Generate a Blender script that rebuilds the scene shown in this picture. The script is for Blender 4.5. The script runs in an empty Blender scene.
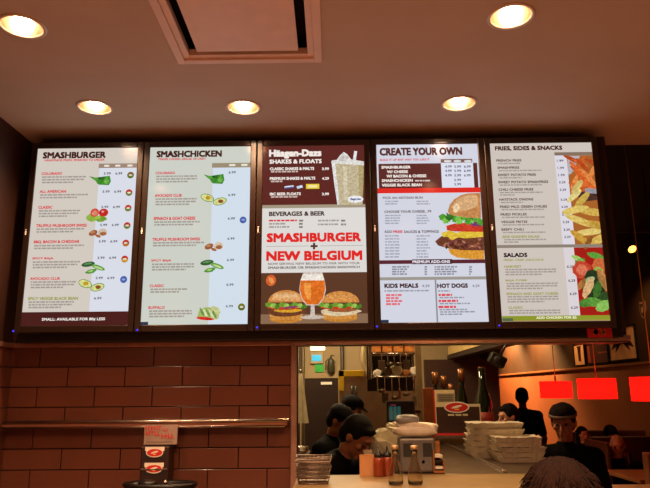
import bpy, bmesh, math, random
from mathutils import Vector, Matrix, Euler
import numpy as np
random.seed(7)
C = bpy.context.scene.collection
PI = math.pi

# ---------------------------------------------------------------- camera
PITCH, ROLL, YAW, FPX, CAMZ = 0.2240, 0.0082, 0.0089, 640.0, 1.62
def _basis():
    cp, sp = math.cos(PITCH), math.sin(PITCH)
    R, F, U = Vector((1, 0, 0)), Vector((0, cp, sp)), Vector((0, -sp, cp))
    cr, sr = math.cos(ROLL), math.sin(ROLL)
    R2, U2 = R * cr - U * sr, R * sr + U * cr
    Z = Matrix.Rotation(YAW, 3, 'Z')
    return Z @ R2, Z @ U2, Z @ F
CR, CU, CF = _basis()
CAM = Vector((0, 0, CAMZ))
cam = bpy.data.objects.new('camera', bpy.data.cameras.new('camera')); C.objects.link(cam)
m = Matrix((CR, CU, -CF)).transposed().to_4x4(); m.translation = CAM
cam.matrix_world = m
cam.data.sensor_width = 36; cam.data.lens = FPX / 650 * 36; cam.data.clip_start = 0.05; cam.data.clip_end = 60
sc = bpy.context.scene
sc.camera = cam
# ---------------------------------------------------------------- world and exposure
w = bpy.data.worlds.new('world'); sc.world = w; w.use_nodes = True
w.node_tree.nodes['Background'].inputs[0].default_value = (0.9, 0.5, 0.3, 1)
w.node_tree.nodes['Background'].inputs[1].default_value = 0.02
sc.view_settings.view_transform = 'Standard'; sc.view_settings.look = 'None'
sc.view_settings.exposure = 0.0; sc.view_settings.gamma = 1.0; sc.view_settings.use_curve_mapping = False
sc.cycles.sample_clamp_indirect = 4.0
sc.cycles.max_bounces = 8

LAMPS = dict(near_spot=55, row_spot=62, hall_fill_spot=1100, kitchen=70, heat=6, washer=1500, dining=.8)
def lamp(name, kind, loc, energy, color, size=0.1, rot=(0, 0, 0), spot=1.6, blend=0.6, sy=None):
    d = bpy.data.lights.new(name, kind); d.energy = energy; d.color = color
    if kind == 'AREA':
        d.size = size
        if sy: d.shape = 'RECTANGLE'; d.size_y = sy
    else: d.shadow_soft_size = size
    if kind == 'SPOT': d.spot_size = spot; d.spot_blend = blend
    o = bpy.data.objects.new(name, d); C.objects.link(o); o.location = loc; o.rotation_euler = rot
    return o

# ---------------------------------------------------------------- measuring helpers
def ray(px, py): return (CR * ((px - 325) / FPX) + CU * ((244 - py) / FPX) + CF)
def PY(px, py, Y): d = ray(px, py); return CAM + d * (Y / d.y)
def PZ(px, py, Z): d = ray(px, py); return CAM + d * ((Z - CAMZ) / d.z)
def PX(px, py, X): d = ray(px, py); return CAM + d * (X / d.x)

# ---------------------------------------------------------------- materials
def lin(c):
    if isinstance(c, str):
        c = c.lstrip('#'); c = [int(c[i:i + 2], 16) / 255 for i in (0, 2, 4)]
    return tuple((v / 12.92 if v <= 0.04045 else ((v + 0.055) / 1.055) ** 2.4) for v in c[:3])
_mats = {}
def mat(name, col, rough=0.6, metal=0.0, var=0.15, scale=12, bump=0.0, trans=0.0, ior=1.45, spec=0.5, coat=0.0, alpha=1.0, emit=None, es=0, stretch=None):
    if name in _mats: return _mats[name]
    m = bpy.data.materials.new(name); m.use_nodes = True
    nt = m.node_tree; b = nt.nodes['Principled BSDF']
    c = lin(col)
    b.inputs['Roughness'].default_value = rough; b.inputs['Metallic'].default_value = metal
    b.inputs['IOR'].default_value = ior; b.inputs['Transmission Weight'].default_value = trans
    b.inputs['Specular IOR Level'].default_value = spec; b.inputs['Coat Weight'].default_value = coat
    b.inputs['Alpha'].default_value = alpha
    tc = nt.nodes.new('ShaderNodeTexCoord'); n = nt.nodes.new('ShaderNodeTexNoise')
    n.inputs['Scale'].default_value = scale; n.inputs['Detail'].default_value = 4
    if stretch:
        mp = nt.nodes.new('ShaderNodeMapping'); mp.inputs['Scale'].default_value = stretch
        nt.links.new(tc.outputs['Object'], mp.inputs[0]); nt.links.new(mp.outputs[0], n.inputs['Vector'])
    else: nt.links.new(tc.outputs['Object'], n.inputs['Vector'])
    r = nt.nodes.new('ShaderNodeValToRGB'); r.color_ramp.elements[0].position = 0.3; r.color_ramp.elements[1].position = 0.7
    r.color_ramp.elements[0].color = (*[v * (1 - var) for v in c], 1); r.color_ramp.elements[1].color = (*[min(1, v * (1 + var)) for v in c], 1)
    nt.links.new(n.outputs['Fac'], r.inputs[0]); nt.links.new(r.outputs[0], b.inputs['Base Color'])
    if bump:
        bp = nt.nodes.new('ShaderNodeBump'); bp.inputs['Strength'].default_value = bump; bp.inputs['Distance'].default_value = 0.01
        nt.links.new(n.outputs['Fac'], bp.inputs['Height']); nt.links.new(bp.outputs[0], b.inputs['Normal'])
    if emit:
        b.inputs['Emission Color'].default_value = (*lin(emit), 1); b.inputs['Emission Strength'].default_value = es
    _mats[name] = m
    return m
def scr(col, s=1.0):
    """lit pixels of a display behind glossy glass"""
    k = 'pixel_' + col.lstrip('#') + ('' if s == 1.0 else '_%g' % s)
    if k in _mats: return _mats[k]
    m = mat(k, '#000000', rough=0.12, var=0, spec=0.4, emit=col, es=s)
    return m

def food(col):
    """photographic picture content: the same display pixels with a mottled colour"""
    k = 'picture_' + col.lstrip('#')
    if k in _mats: return _mats[k]
    m = mat(k, '#000000', rough=0.12, var=0, spec=0.4, emit=col, es=1.0)
    nt = m.node_tree; b = nt.nodes['Principled BSDF']; tc = nt.nodes.new('ShaderNodeTexCoord'); n = nt.nodes.new('ShaderNodeTexNoise'); n.inputs['Scale'].default_value = 75; n.inputs['Detail'].default_value = 3
    rp = nt.nodes.new('ShaderNodeValToRGB'); c = lin(col); e = rp.color_ramp.elements; e[0].position = .36; e[1].position = .66
    e[0].color = (*[v * .76 for v in c], 1); e[1].color = (*[min(1, v * 1.12 + .01) for v in c], 1)
    nt.links.new(tc.outputs['Object'], n.inputs['Vector']); nt.links.new(n.outputs['Fac'], rp.inputs[0]); nt.links.new(rp.outputs[0], b.inputs['Emission Color'])
    return m

# ---------------------------------------------------------------- mesh builder
class MB:
    def __init__(s): s.bm = bmesh.new(); s.mats = []
    def mi(s, m):
        if m not in s.mats: s.mats.append(m)
        return s.mats.index(m)
    def face(s, pts, m, smooth=False):
        vs = [s.bm.verts.new(p) for p in pts]
        try: f = s.bm.faces.new(vs)
        except ValueError: return
        f.material_index = s.mi(m); f.smooth = smooth; return f
    def _geo(s, vs, fs, m, smooth=False, mx=None):
        i = s.mi(m); V = [s.bm.verts.new(mx @ Vector(v) if mx else v) for v in vs]
        for f in fs:
            try: g = s.bm.faces.new([V[k] for k in f]); g.material_index = i; g.smooth = smooth
            except ValueError: pass
    def box(s, a, b, m, bev=0.0, mx=None):
        x0, y0, z0 = [min(p, q) for p, q in zip(a, b)]; x1, y1, z1 = [max(p, q) for p, q in zip(a, b)]
        t = bmesh.new()
        bmesh.ops.create_cube(t, size=1)
        for v in t.verts:
            v.co = Vector(((x0 + x1) / 2 + v.co.x * (x1 - x0), (y0 + y1) / 2 + v.co.y * (y1 - y0), (z0 + z1) / 2 + v.co.z * (z1 - z0)))
        if bev > 0:
            bev = min(bev, 0.45 * min(x1 - x0, y1 - y0, z1 - z0))
            bmesh.ops.bevel(t, geom=list(t.edges), offset=bev, segments=2, profile=0.5, affect='EDGES')
        s.merge(t, m, mx); return s
    def merge(s, t, m, mx=None, smooth=False):
        t.verts.index_update()
        s._geo([v.co.copy() for v in t.verts], [[v.index for v in f.verts] for f in t.faces], m, smooth, mx); t.free()
    def lathe(s, prof, c, m, n=24, axis='Z', mx=None, smooth=True, sx=1, sy=1, closed=False, caps=True):
        """prof: list of (r, h)"""
        vs, fs = [], []
        for r, h in prof:
            for k in range(n):
                a = 2 * PI * k / n
                vs.append(Vector((r * math.cos(a) * sx, r * math.sin(a) * sy, h)))
        for j in range(len(prof) - 1):
            for k in range(n):
                fs.append((j * n + k, j * n + (k + 1) % n, (j + 1) * n + (k + 1) % n, (j + 1) * n + k))
        if closed:
            for k in range(n): j = len(prof) - 1; fs.append((j * n + k, j * n + (k + 1) % n, (k + 1) % n, k))
        elif caps:
            if prof[0][0] > 1e-6: fs.append(tuple(reversed(range(n))))
            if prof[-1][0] > 1e-6: fs.append(tuple(range((len(prof) - 1) * n, len(prof) * n)))
        R = Matrix.Identity(4)
        if axis == 'Y': R = Matrix.Rotation(-PI / 2, 4, 'X')
        if axis == 'X': R = Matrix.Rotation(PI / 2, 4, 'Y')
        M = Matrix.Translation(c) @ R
        if mx: M = mx @ M
        s._geo(vs, fs, m, smooth, M); return s
    def tube(s, pts, r, m, n=10, smooth=True, caps=True):
        pts = [Vector(p) for p in pts]
        rs = r if isinstance(r, (list, tuple)) else [r] * len(pts)
        vs, fs = [], []; prev = None
        for i, p in enumerate(pts):
            t = (pts[min(i + 1, len(pts) - 1)] - pts[max(i - 1, 0)]).normalized()
            if prev is None: u = t.orthogonal().normalized()
            else: u = (prev - t * prev.dot(t)).normalized()
            prev = u; v = t.cross(u)
            rr = rs[i]; ra, rb = (rr if isinstance(rr, (list, tuple)) else (rr, rr))
            for k in range(n):
                a = 2 * PI * k / n; vs.append(p + u * math.cos(a) * ra + v * math.sin(a) * rb)
        for j in range(len(pts) - 1):
            for k in range(n): fs.append((j * n + k, j * n + (k + 1) % n, (j + 1) * n + (k + 1) % n, (j + 1) * n + k))
        if caps: fs.append(tuple(reversed(range(n)))); fs.append(tuple(range((len(pts) - 1) * n, len(pts) * n)))
        s._geo(vs, fs, m, smooth); return s
    def ball(s, c, r, m, n=16, mx=None):
        r = r if isinstance(r, (tuple, list)) else (r, r, r)
        t = bmesh.new(); bmesh.ops.create_uvsphere(t, u_segments=n, v_segments=max(6, n * 2 // 3), radius=1)
        M = Matrix.Translation(c) @ (mx or Matrix.Identity(4)) @ Matrix.Diagonal((*r, 1))
        for v in t.verts: v.co = M @ v.co
        s.merge(t, m, smooth=True); return s
    def prism(s, poly, y0, y1, m):
        """poly in x,z extruded in y"""
        a = [(x, y0, z) for x, z in poly]; b = [(x, y1, z) for x, z in poly]; n = len(poly)
        s._geo(a + b, [tuple(range(n)), tuple(reversed(range(n, 2 * n)))] + [(i, i + n, (i + 1) % n + n, (i + 1) % n) for i in range(n)], m); return s
    def text(s, txt, o, ex, ez, m, bold=0.02):
        """fit the lettering to the box from o spanned by ex (width) and ez (height)"""
        vs, fs = glyphs(txt, 0)
        if not vs: return s
        o, ex, ez = Vector(o), Vector(ex), Vector(ez)
        kz = .012 + bold * 1.5; kx = kz * ez.length / ex.length
        for dx, dz in ((-kx, -kz), (kx, -kz), (0, 0), (-kx, kz), (kx, kz)): s._geo([o + ex * (x * (1 - 2 * kx) + kx + dx) + ez * (y * (1 - 2 * kz) + kz + dz) for x, y in vs], fs, m)
        return s
    def build(s, name, parent=None, loc=None, recalc=True, **kw):
        if recalc: bmesh.ops.recalc_face_normals(s.bm, faces=s.bm.faces)
        me = bpy.data.meshes.new(name); s.bm.to_mesh(me); s.bm.free()
        for m in s.mats: me.materials.append(m)
        o = bpy.data.objects.new(name, me); C.objects.link(o)
        if parent: o.parent = parent
        if loc is not None: o.location = loc
        if kw: tag(o, **kw)
        return o
_gl = {}
def glyphs(txt, bold):
    k = (txt, bold)
    if k in _gl: return _gl[k]
    cu = bpy.data.curves.new('lettering', 'FONT'); cu.body = txt; cu.offset = bold; cu.resolution_u = 2; cu.fill_mode = 'FRONT'
    ob = bpy.data.objects.new('lettering', cu); C.objects.link(ob)
    dg = bpy.context.evaluated_depsgraph_get(); dg.update()
    me = ob.evaluated_get(dg).to_mesh()
    vs = [(v.co.x, v.co.y) for v in me.vertices]; fs = [tuple(p.vertices) for p in me.polygons]
    ob.evaluated_get(dg).to_mesh_clear()
    bpy.data.objects.remove(ob); bpy.data.curves.remove(cu)
    if vs:
        x0, x1 = min(v[0] for v in vs), max(v[0] for v in vs); y0, y1 = min(v[1] for v in vs), max(v[1] for v in vs)
        vs = [((x - x0) / max(1e-6, x1 - x0), (y - y0) / max(1e-6, y1 - y0)) for x, y in vs]
    _gl[k] = (vs, fs); return _gl[k]
def tag(o, label=None, cat=None, group=None, kind=None):
    if label: o['label'] = label
    if cat: o['category'] = cat
    if group: o['group'] = group
    if kind: o['kind'] = kind
    return o
def thing(name, label, cat, loc=(0, 0, 0), rz=0.0, group=None):
    o = bpy.data.objects.new(name, None); C.objects.link(o); o.location = loc; o.rotation_euler = (0, 0, rz); o.empty_display_size = 0.05
    return tag(o, label, cat, group)
def dup(root, loc, rz=0.0, label=None, group=None, scale=None):
    r = root.copy(); C.objects.link(r); r.location = loc; r.rotation_euler = (0, 0, rz)
    if label: r['label'] = label
    if group: r['group'] = group
    if scale: r.scale = scale
    for ch in list(root.children):
        c = ch.copy(); C.objects.link(c); c.parent = r
        for g in ch.children:
            d = g.copy(); C.objects.link(d); d.parent = c
    return r
def struct(mb, name): return mb.build(name, kind='structure')

M_ceil = mat('painted_ceiling', '#b8a798', rough=0.8, var=0.04, scale=3)
M_darkceil = mat('dark_open_ceiling', '#1c1412', rough=0.9)
M_wallbrown = mat('dark_brown_wall', '#3a2016', rough=0.6, var=0.12, scale=5)
M_black = mat('black_plastic', '#120c0a', rough=0.35, var=0.2)
M_panel = mat('black_panel', '#160e0b', rough=0.45, var=0.2, scale=6)
M_bezel = mat('brown_black_bezel', '#2a1c16', rough=0.28, var=0.1, scale=4, coat=0.3)
M_tile = mat('glazed_brown_tile', '#623627', rough=0.22, var=0.1, scale=4, coat=0.25)
M_grout = mat('dark_grout', '#1e0f0a', rough=0.9)
M_steel = mat('brushed_steel', '#b9aca2', rough=0.25, metal=1.0, var=0.12, scale=30, stretch=(1, 20, 20))
M_steeld = mat('worn_steel', '#6e5c4e', rough=0.38, metal=1.0, var=0.2, scale=14, bump=0.05)
M_white = mat('white_enamel', '#e9e2d8', rough=0.4, var=0.05)
M_rim = mat('satin_ring', '#c9b7a8', rough=0.35, var=0.05, metal=0.3)
M_floor = mat('brown_floor_tile', '#6a4a38', rough=0.5, var=0.2, scale=3)
M_cream = mat('cream_wall', '#9a8462', rough=0.7, var=0.08, scale=4)
M_paper = mat('white_paper', '#e2d6c6', rough=0.8, var=0.1, scale=20, bump=0.2)
M_red = mat('red_print', '#c41f1f', rough=0.6, var=0.05)
M_wood = mat('warm_wood', '#a5632c', rough=0.6, var=0.25, scale=10, stretch=(1, 12, 12))
M_gold = mat('gold_print', '#e7a94e', rough=0.5, var=0.05)

# ================================================================ SETTING
CEIL = CAMZ + 1.46
YS, YW, YB = 3.43, 3.60, 3.74          # screen face, wall face, wall back
XL = PY(14, 348, YW).x - 0.01          # the corner with the side wall
XR = PY(627, 338, YW).x                # where the header wall ends
JX = PY(297, 420, YW).x                # left jamb of the kitchen opening
HZ = PY(200, 342.5, YW).z              # underside of the header
# downlight positions on the ceiling (measured)
DL = [PZ(95, 107.5, CEIL), PZ(243.5, 107.5, CEIL), PZ(459, 103.5, CEIL), PZ(22, 26.5, CEIL), PZ(511, 16.5, CEIL)]
DL_FILL = [Vector((-1.24, 1.2, CEIL)), Vector((0.72, 1.1, CEIL)), Vector((-0.3, 0.3, CEIL)), Vector((-1.3, -0.6, CEIL)), Vector((1.0, -0.6, CEIL))]  # added downlights out of view, there to brighten the ceiling by bounce
HB = (PZ(190, 61, CEIL).x - 0.055, PZ(322, 61, CEIL).x, PZ(190, 62, CEIL).y)   # hatch: x0, x1, far y
HY0 = HB[2] - 0.66
def ceiling():
    bm = bmesh.new(); edges = []
    def loop(pts):
        vs = [bm.verts.new(p) for p in pts]
        for i in range(len(vs)): edges.append(bm.edges.new((vs[i], vs[(i + 1) % len(vs)])))
    X0, X1, Y0, Y1 = XL, 4.2, -2.2, YB
    loop([(X0, Y0, CEIL), (X1, Y0, CEIL), (X1, Y1, CEIL), (X0, Y1, CEIL)])
    for d in DL + DL_FILL: loop([(d.x + 0.082 * math.cos(2 * PI * k / 32), d.y + 0.082 * math.sin(2 * PI * k / 32), CEIL) for k in range(32)])
    loop([(HB[0] + .03, HY0 + .03, CEIL), (HB[1] - .03, HY0 + .03, CEIL), (HB[1] - .03, HB[2] - .03, CEIL), (HB[0] + .03, HB[2] - .03, CEIL)])
    bmesh.ops.triangle_fill(bm, use_beauty=True, edges=edges)
    b = MB(); b.merge(bm, M_ceil)
    b.box((X0, Y1 - .002, CEIL), (X1, Y1 + .02, CEIL + .5), M_darkceil)   # end of the lowered ceiling
    b.box((HB[0], HY0, CEIL + .12), (HB[1], HB[2], CEIL + .13), M_darkceil)
    struct(b, 'ceiling')
ceiling()
b = MB(); b.box((-2.2, -2.3, -.1), (5, 18.6, 0), M_floor); struct(b, 'floor')
b = MB(); b.box((XL - .12, -2.2, 0), (XL, YW, CEIL), M_wallbrown)
struct(b, 'wall_left')
b = MB(); b.box((XL, -2.35, 0), (5, -2.2, CEIL), M_wallbrown); struct(b, 'wall_behind')
# header wall over the opening and solid wall under it on the tile side
b = MB(); b.box((XL, YW, HZ), (XR, YB, CEIL), M_wallbrown); struct(b, 'wall_header')
b = MB(); b.box((XL, YW + .012, 0), (JX, YB, HZ), M_grout); struct(b, 'wall_front')
# tiles
def tile_wall():
    b = MB(); TW, TH, G = 0.318, 0.1085, 0.005
    top = PY(200, 346.5, YW).z; row = 0; z = top
    xref = [PY(211.7, 357, YW).x, PY(183, 376, YW).x]
    while z > 0.03:
        x = xref[row % 2] - 10 * TW
        while x < JX:
            a, c = max(x, XL + .002), min(x + TW - G, JX - .035)
            if c - a > 0.02: b.box((a, YW - .004, z - TH + G), (c, YW + .012, z), M_tile, bev=.002)
            x += TW
        z -= TH; row += 1
    return b
b = tile_wall(); struct(b, 'wall_tile')
b = MB(); z = PY(200, 346.5, YW).z; k = 0
while z > .03:
    y = YW - .004 - (.16 if k % 2 else .318)
    while y > 1.0: b.box((XL - .01, y, z - .1035), (XL + .012, min(y + .313, YW - .006), z), M_tile, bev=.002); y -= .318
    z -= .1085; k += 1
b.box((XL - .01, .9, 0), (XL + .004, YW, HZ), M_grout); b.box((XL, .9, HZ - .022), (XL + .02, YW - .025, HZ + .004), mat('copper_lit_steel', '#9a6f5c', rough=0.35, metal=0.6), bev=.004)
struct(b, 'wall_tile_side')
# steel trims
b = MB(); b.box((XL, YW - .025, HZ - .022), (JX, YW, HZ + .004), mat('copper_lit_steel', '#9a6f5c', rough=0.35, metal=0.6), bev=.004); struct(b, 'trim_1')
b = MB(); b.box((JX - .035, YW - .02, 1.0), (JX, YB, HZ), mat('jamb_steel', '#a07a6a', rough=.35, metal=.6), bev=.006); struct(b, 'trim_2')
b = MB()
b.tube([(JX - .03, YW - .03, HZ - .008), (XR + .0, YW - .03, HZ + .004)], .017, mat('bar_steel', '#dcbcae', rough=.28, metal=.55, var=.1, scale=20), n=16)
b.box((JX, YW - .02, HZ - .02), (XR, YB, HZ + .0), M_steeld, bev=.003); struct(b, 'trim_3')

# panel behind the displays
pz0 = PY(200, 341, YW - .11).z
b = MB(); b.box((-1.72, YW - .10, pz0), (XR - .06, YW, CEIL - .05), M_panel, bev=.006); struct(b, 'trim_4')

# ================================================================ LIGHTS IN CEILING
WARM = (1.0, 0.60, 0.33)
def downlight(label):
    t = thing('recessed_downlight', label, 'ceiling light', (0, 0, CEIL), 0, 'round recessed downlights')
    b = MB(); b.lathe([(.08, .004), (.081, -.004), (.094, -.005), (.096, -.001), (.096, .0005), (.08, .004)], (0, 0, 0), M_rim, n=40, closed=True); b.build('trim_ring', t)
    b = MB(); b.lathe([(.081, .0), (.074, .03), (.062, .075), (.045, .11), (.0, .112)], (0, 0, 0), mat('can_reflector', '#e8b494', rough=0.32, metal=0.9, var=0.03), n=40, caps=False); b.build('reflector', t)
    b = MB(); b.lathe([(0, .016), (.02, .018), (.031, .026), (.033, .045), (.026, .08), (.018, .1), (0, .11)], (0, 0, 0), mat('glowing_bulb', '#ffcf90', emit='#ffdcb4', es=36), n=24); b.build('bulb', t)
    return t
DLAB = ['round downlight above the burger menu display',
        'round downlight above the gap between chicken and shakes displays',
        'round downlight above the right part of the create your own display',
        'round downlight with its bulb showing, beside the dark side wall',
        'round downlight with its bulb showing, on the open ceiling past the air diffuser']
d0 = downlight(DLAB[0]); d0.location = DL[0]
for i in range(1, 5): dup(d0, DL[i], 0, DLAB[i])
for v in DL_FILL: dup(d0, v, 0, 'added downlight above the queue, out of view, brightening the ceiling')
for i, v in enumerate(DL + DL_FILL):
    e = LAMPS['row_spot'] if i < 3 else (LAMPS['near_spot'] if i < 7 else LAMPS['hall_fill_spot'])
    lamp('downlight_and_fill_beam', 'SPOT', (v.x, v.y, CEIL - .004), e, WARM, .05, spot=2.5, blend=.8)  # beams past the measured downlights are added fill

# ceiling hatch
t = thing('ceiling_diffuser', 'square painted air diffuser plate with stepped frame set in the ceiling', 'air vent', (0, 0, CEIL))
M_hatch = mat('hatch_paint', '#dcc2b4', rough=0.45, var=0.04)
b = MB()
def ringrect(b, x0, x1, y0, y1, w, z0, z1, m):
    b.box((x0, y0, z0), (x0 + w, y1, z1), m, bev=.003); b.box((x1 - w, y0, z0), (x1, y1, z1), m, bev=.003)
    b.box((x0 + w, y0, z0), (x1 - w, y0 + w, z1), m, bev=.003); b.box((x0 + w, y1 - w, z0), (x1 - w, y1, z1), m, bev=.003)
ringrect(b, HB[0], HB[1], HY0, HB[2], .035, -.012, .004, M_hatch)
ringrect(b, HB[0] + .033, HB[1] - .033, HY0 + .033, HB[2] - .033, .03, -.002, .03, M_hatch)
b.build('frame', t)
q0, q1 = PZ(197, 52, CEIL - .012), PZ(298.5, 52, CEIL - .012)
b = MB(); b.box((q0.x, HY0 + .075, -.012), (q1.x, q0.y, -.006), M_hatch, bev=.002)
for sx in (q0.x + .05, q1.x - .07): b.box((sx, HY0 + .3, -.007), (sx + .02, HY0 + .33, .12), M_hatch)
b.build('plate', t)

# ================================================================ MENU DISPLAYS
X0S, PITCHS, WS, ZT, ZB = -1.6668, 0.6443, 0.5736, CAMZ + 1.3567, CAMZ + 0.3469
class Disp:
    def __init__(s, i, bg):
        s.i = i; s.xl = X0S + PITCHS * i; s.xr = s.xl + WS; s.b = MB(); s.off = 0
        s.b.face([(s.xl, YS, ZB), (s.xr, YS, ZB), (s.xr, YS, ZT), (s.xl, YS, ZT)], scr(bg))
    def y(s, L): return YS - .00035 * L
    def q(s, px, py):
        p = PY(px, py, YS); return min(max(p.x, s.xl), s.xr), min(max(p.z, ZB), ZT)
    def zx(s, py): return s.q(325 + 640 * (s.xl + s.xr) / 2 / 3.5, py)[1]
    def R(s, u0, u1, ya, yb, col, L=1):
        xa, xb = s.xl + u0 * WS, s.xl + u1 * WS; za, zb = s.zx(ya), s.zx(yb); y = s.y(L)
        s.b.face([(xa, y, zb), (xb, y, zb), (xb, y, za), (xa, y, za)], scr(col))
    def T(s, txt, xa, xb, ya, yb, col, L=3, bold=.015):
        x0, z0 = s.q(xa, yb); x1, z1 = s.q(xb, yb); _, z2 = s.q(xa, ya); z0 = (z0 + z1) / 2; y = s.y(L)
        s.b.text(txt, (x0, y, z0), (x1 - x0, 0, 0), (0, 0, z2 - z0), scr(col), bold)
    def bars(s, xa, xb, py, h, col, L=3, seed=0):
        """a line of lettering too small in the photo to read"""
        rnd = random.Random(seed + int(py * 10) + int(xa)); x0, z = s.q(xa, py); x1, _ = s.q(xb, py); hh = h * 1.6 * 3.5 / 640; x = x0; y = s.y(L)
        while x < x1 - .004:
            w_ = rnd.uniform(.008, .028); e = min(x + w_, x1)
            s.b.face([(x, y, z - hh / 2), (e, y, z - hh / 2), (e, y, z + hh / 2), (x, y, z + hh / 2)], scr(col)); x = e + .004
    def E(s, cx, cy, rx, ry, col, L=4, rot=0, wob=0.0, n=22, a0=0, a1=2 * PI, seed=1):
        x, z = s.q(cx, cy); k = 3.52 / 640; rnd = random.Random(seed); pts = []
        for j in range(n):
            a = a0 + (a1 - a0) * j / (n if a1 - a0 > 6.2 else n - 1); r = 1 + rnd.uniform(-wob, wob)
            px, pz = math.cos(a) * rx * k * r, math.sin(a) * ry * k * r
            X = x + px * math.cos(rot) - pz * math.sin(rot); Z = z + px * math.sin(rot) + pz * math.cos(rot)
            pts.append((min(max(X, s.xl), s.xr), s.y(L), min(max(Z, ZB), ZT)))
        s.b.face(pts, food(col))
    def Pg(s, pts, col, L=4): s.b.face([(s.q(*p)[0], s.y(L), s.q(*p)[1]) for p in pts], food(col))
    # food pictures
    def jalapeno(s, x, y, w_, h, L=4):
        G = ['#3f8a2a', '#57a53a', '#2d6e20', '#6fb84a']
        s.Pg([(x - w_ * .5, y - h * .45), (x - w_ * .2, y - h * .3), (x + w_ * .45, y - h * .5), (x + w_ * .5, y + h * .1), (x + w_ * .4, y + h * .5), (x - w_ * .05, y + h * .45), (x - w_ * .2, y + h * .05)], G[0], L)
        for j, (a, c, r1, r2, ro) in enumerate([(-.2, -.15, .2, .12, -.3), (.1, -.2, .25, .13, .2), (.3, .1, .16, .2, .5), (.02, .25, .22, .15, -.1), (.28, -.25, .15, .12, .9)]):
            s.E(x + a * w_, y + c * h, r1 * w_ * .8, r2 * h * 1.3, G[(j + 1) % 4], L + 1, ro)
        s.E(x, y - h * .25, w_ * .07, h * .09, '#1d4b14', L + 2)
    def tomato(s, x, y, w_, h, L=4):
        s.E(x - w_ * .25, y + h * .2, w_ * .25, h * .3, '#8fb53e', L, 0, .15, seed=3); s.E(x + w_ * .15, y + h * .28, w_ * .3, h * .22, '#77a232', L, 0, .15, seed=4)
        s.E(x - w_ * .12, y - h * .15, w_ * .2, h * .32, '#d64a3a', L + 1); s.E(x + w_ * .28, y - h * .15, w_ * .22, h * .3, '#c92a20', L + 1)
        s.E(x - w_ * .12, y - h * .12, w_ * .13, h * .2, '#e58a70', L + 2); s.E(x + w_ * .24, y - h * .22, w_ * .07, h * .07, '#f2b0a0', L + 2)
        s.E(x + w_ * .02, y + h * .2, w_ * .12, h * .14, '#a9cf58', L + 2)
    def mushroom(s, x, y, w_, h, L=4):
        s.E(x - w_ * .25, y + h * .05, w_ * .24, h * .28, '#9c5a36', L, .4); s.E(x + w_ * .25, y - h * .02, w_ * .24, h * .4, '#d9c4ae', L)
        s.E(x + w_ * .28, y + h * .12, w_ * .18, h * .2, '#a8683e', L + 1); s.E(x - w_ * .28, y - h * .02, w_ * .12, h * .12, '#c68a60', L + 1)
        s.E(x, y + h * .35, w_ * .16, h * .15, '#b06a40', L + 1, -.4)
    def cucumber(s, x, y, w_, h, L=4):
        s.E(x - w_ * .22, y - h * .25, w_ * .28, h * .2, '#2c5d2f', L, .15); s.E(x - w_ * .22, y - h * .29, w_ * .18, h * .07, '#5e8f56', L + 1, .15)
        s.E(x + w_ * .2, y + h * .0, w_ * .3, h * .17, '#5f9f3c', L + 1, -.35); s.E(x + w_ * .2, y + h * .02, w_ * .2, h * .08, '#c6dd92', L + 2, -.35)
        s.E(x - w_ * .1, y + h * .3, w_ * .24, h * .16, '#4f9434', L + 1, .25, .1); s.E(x - w_ * .12, y + h * .28, w_ * .12, h * .08, '#a3cc70', L + 2, .25)
    def avocado(s, x, y, w_, h, L=4):
        for dx, dy, ro, pc in ((-.27, -.15, -.35, '#c99a20'), (.2, .15, .25, '#8f4a20')):
            s.E(x + dx * w_, y + dy * h, w_ * .27, h * .33, '#4c7a24', L, ro); s.E(x + dx * w_, y + dy * h, w_ * .245, h * .28, '#d9df8e', L + 1, ro)
            s.E(x + (dx + .03) * w_, y + (dy - .01) * h, w_ * .1, h * .16, pc, L + 2)
    def celery(s, x, y, w_, h, L=4):
        s.E(x + w_ * .15, y, w_ * .34, h * .45, '#c8c98a', L, 0, .15, seed=5); s.E(x - w_ * .15, y, w_ * .3, h * .35, '#a9ba6a', L + 1, .6, .1)
        for j in range(5): s.E(x + (-.25 + .13 * j) * w_, y + (-.1 + .04 * j) * h, w_ * .05, h * .3, ['#6f9a44', '#dfe0b0'][j % 2], L + 2, .5)
        s.E(x - w_ * .12, y + h * .33, w_ * .36, h * .1, '#d8281c', L + 3, -.1)
    def burger(s, x0, x1, y0, y1, white=False, L=4):
        w_, h = x1 - x0, y1 - y0; cx = (x0 + x1) / 2
        s.E(cx, y0 + h * .88, w_ * .40, h * .13, '#c9822e', L)                    # bottom bun
        s.Pg([(x0 + w_ * .08, y0 + h * .72), (x1 - w_ * .1, y0 + h * .72), (x1 - w_ * .12, y0 + h * .92), (x0 + w_ * .12, y0 + h * .92)], '#d8954a', L)
        s.E(cx, y0 + h * .68, w_ * .46, h * .13, '#e0cba4' if white else '#6f3c22', L + 1, 0, .08, seed=2)
        s.E(cx + w_ * .05, y0 + h * .63, w_ * .34, h * .06, '#9a5a30' if white else '#e0a52c', L + 2, 0, .1)
        s.E(cx - w_ * .05, y0 + h * .54, w_ * .40, h * .07, '#c63f22', L + 3, 0, .05)
        for j in range(9): s.E(x0 + w_ * (.06 + .11 * j), y0 + h * (.45 + .03 * (j % 3)), w_ * .075, h * .07, ['#6f9c2e', '#9fc456', '#4f7f24'][j % 3], L + 4, .3 * (j % 3), .2, seed=j)
        if not white: s.E(cx + w_ * .1, y0 + h * .53, w_ * .2, h * .03, '#8f3f6a', L + 5, .1)
        s.E(cx, y0 + h * .38, w_ * .44, h * .37, '#d38a44', L + 6, 0, 0, 24, 0, PI)
        s.E(cx, y0 + h * .34, w_ * .36, h * .27, '#e2a566' if not white else '#dc9448', L + 7, 0, 0, 24, 0, PI)
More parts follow.
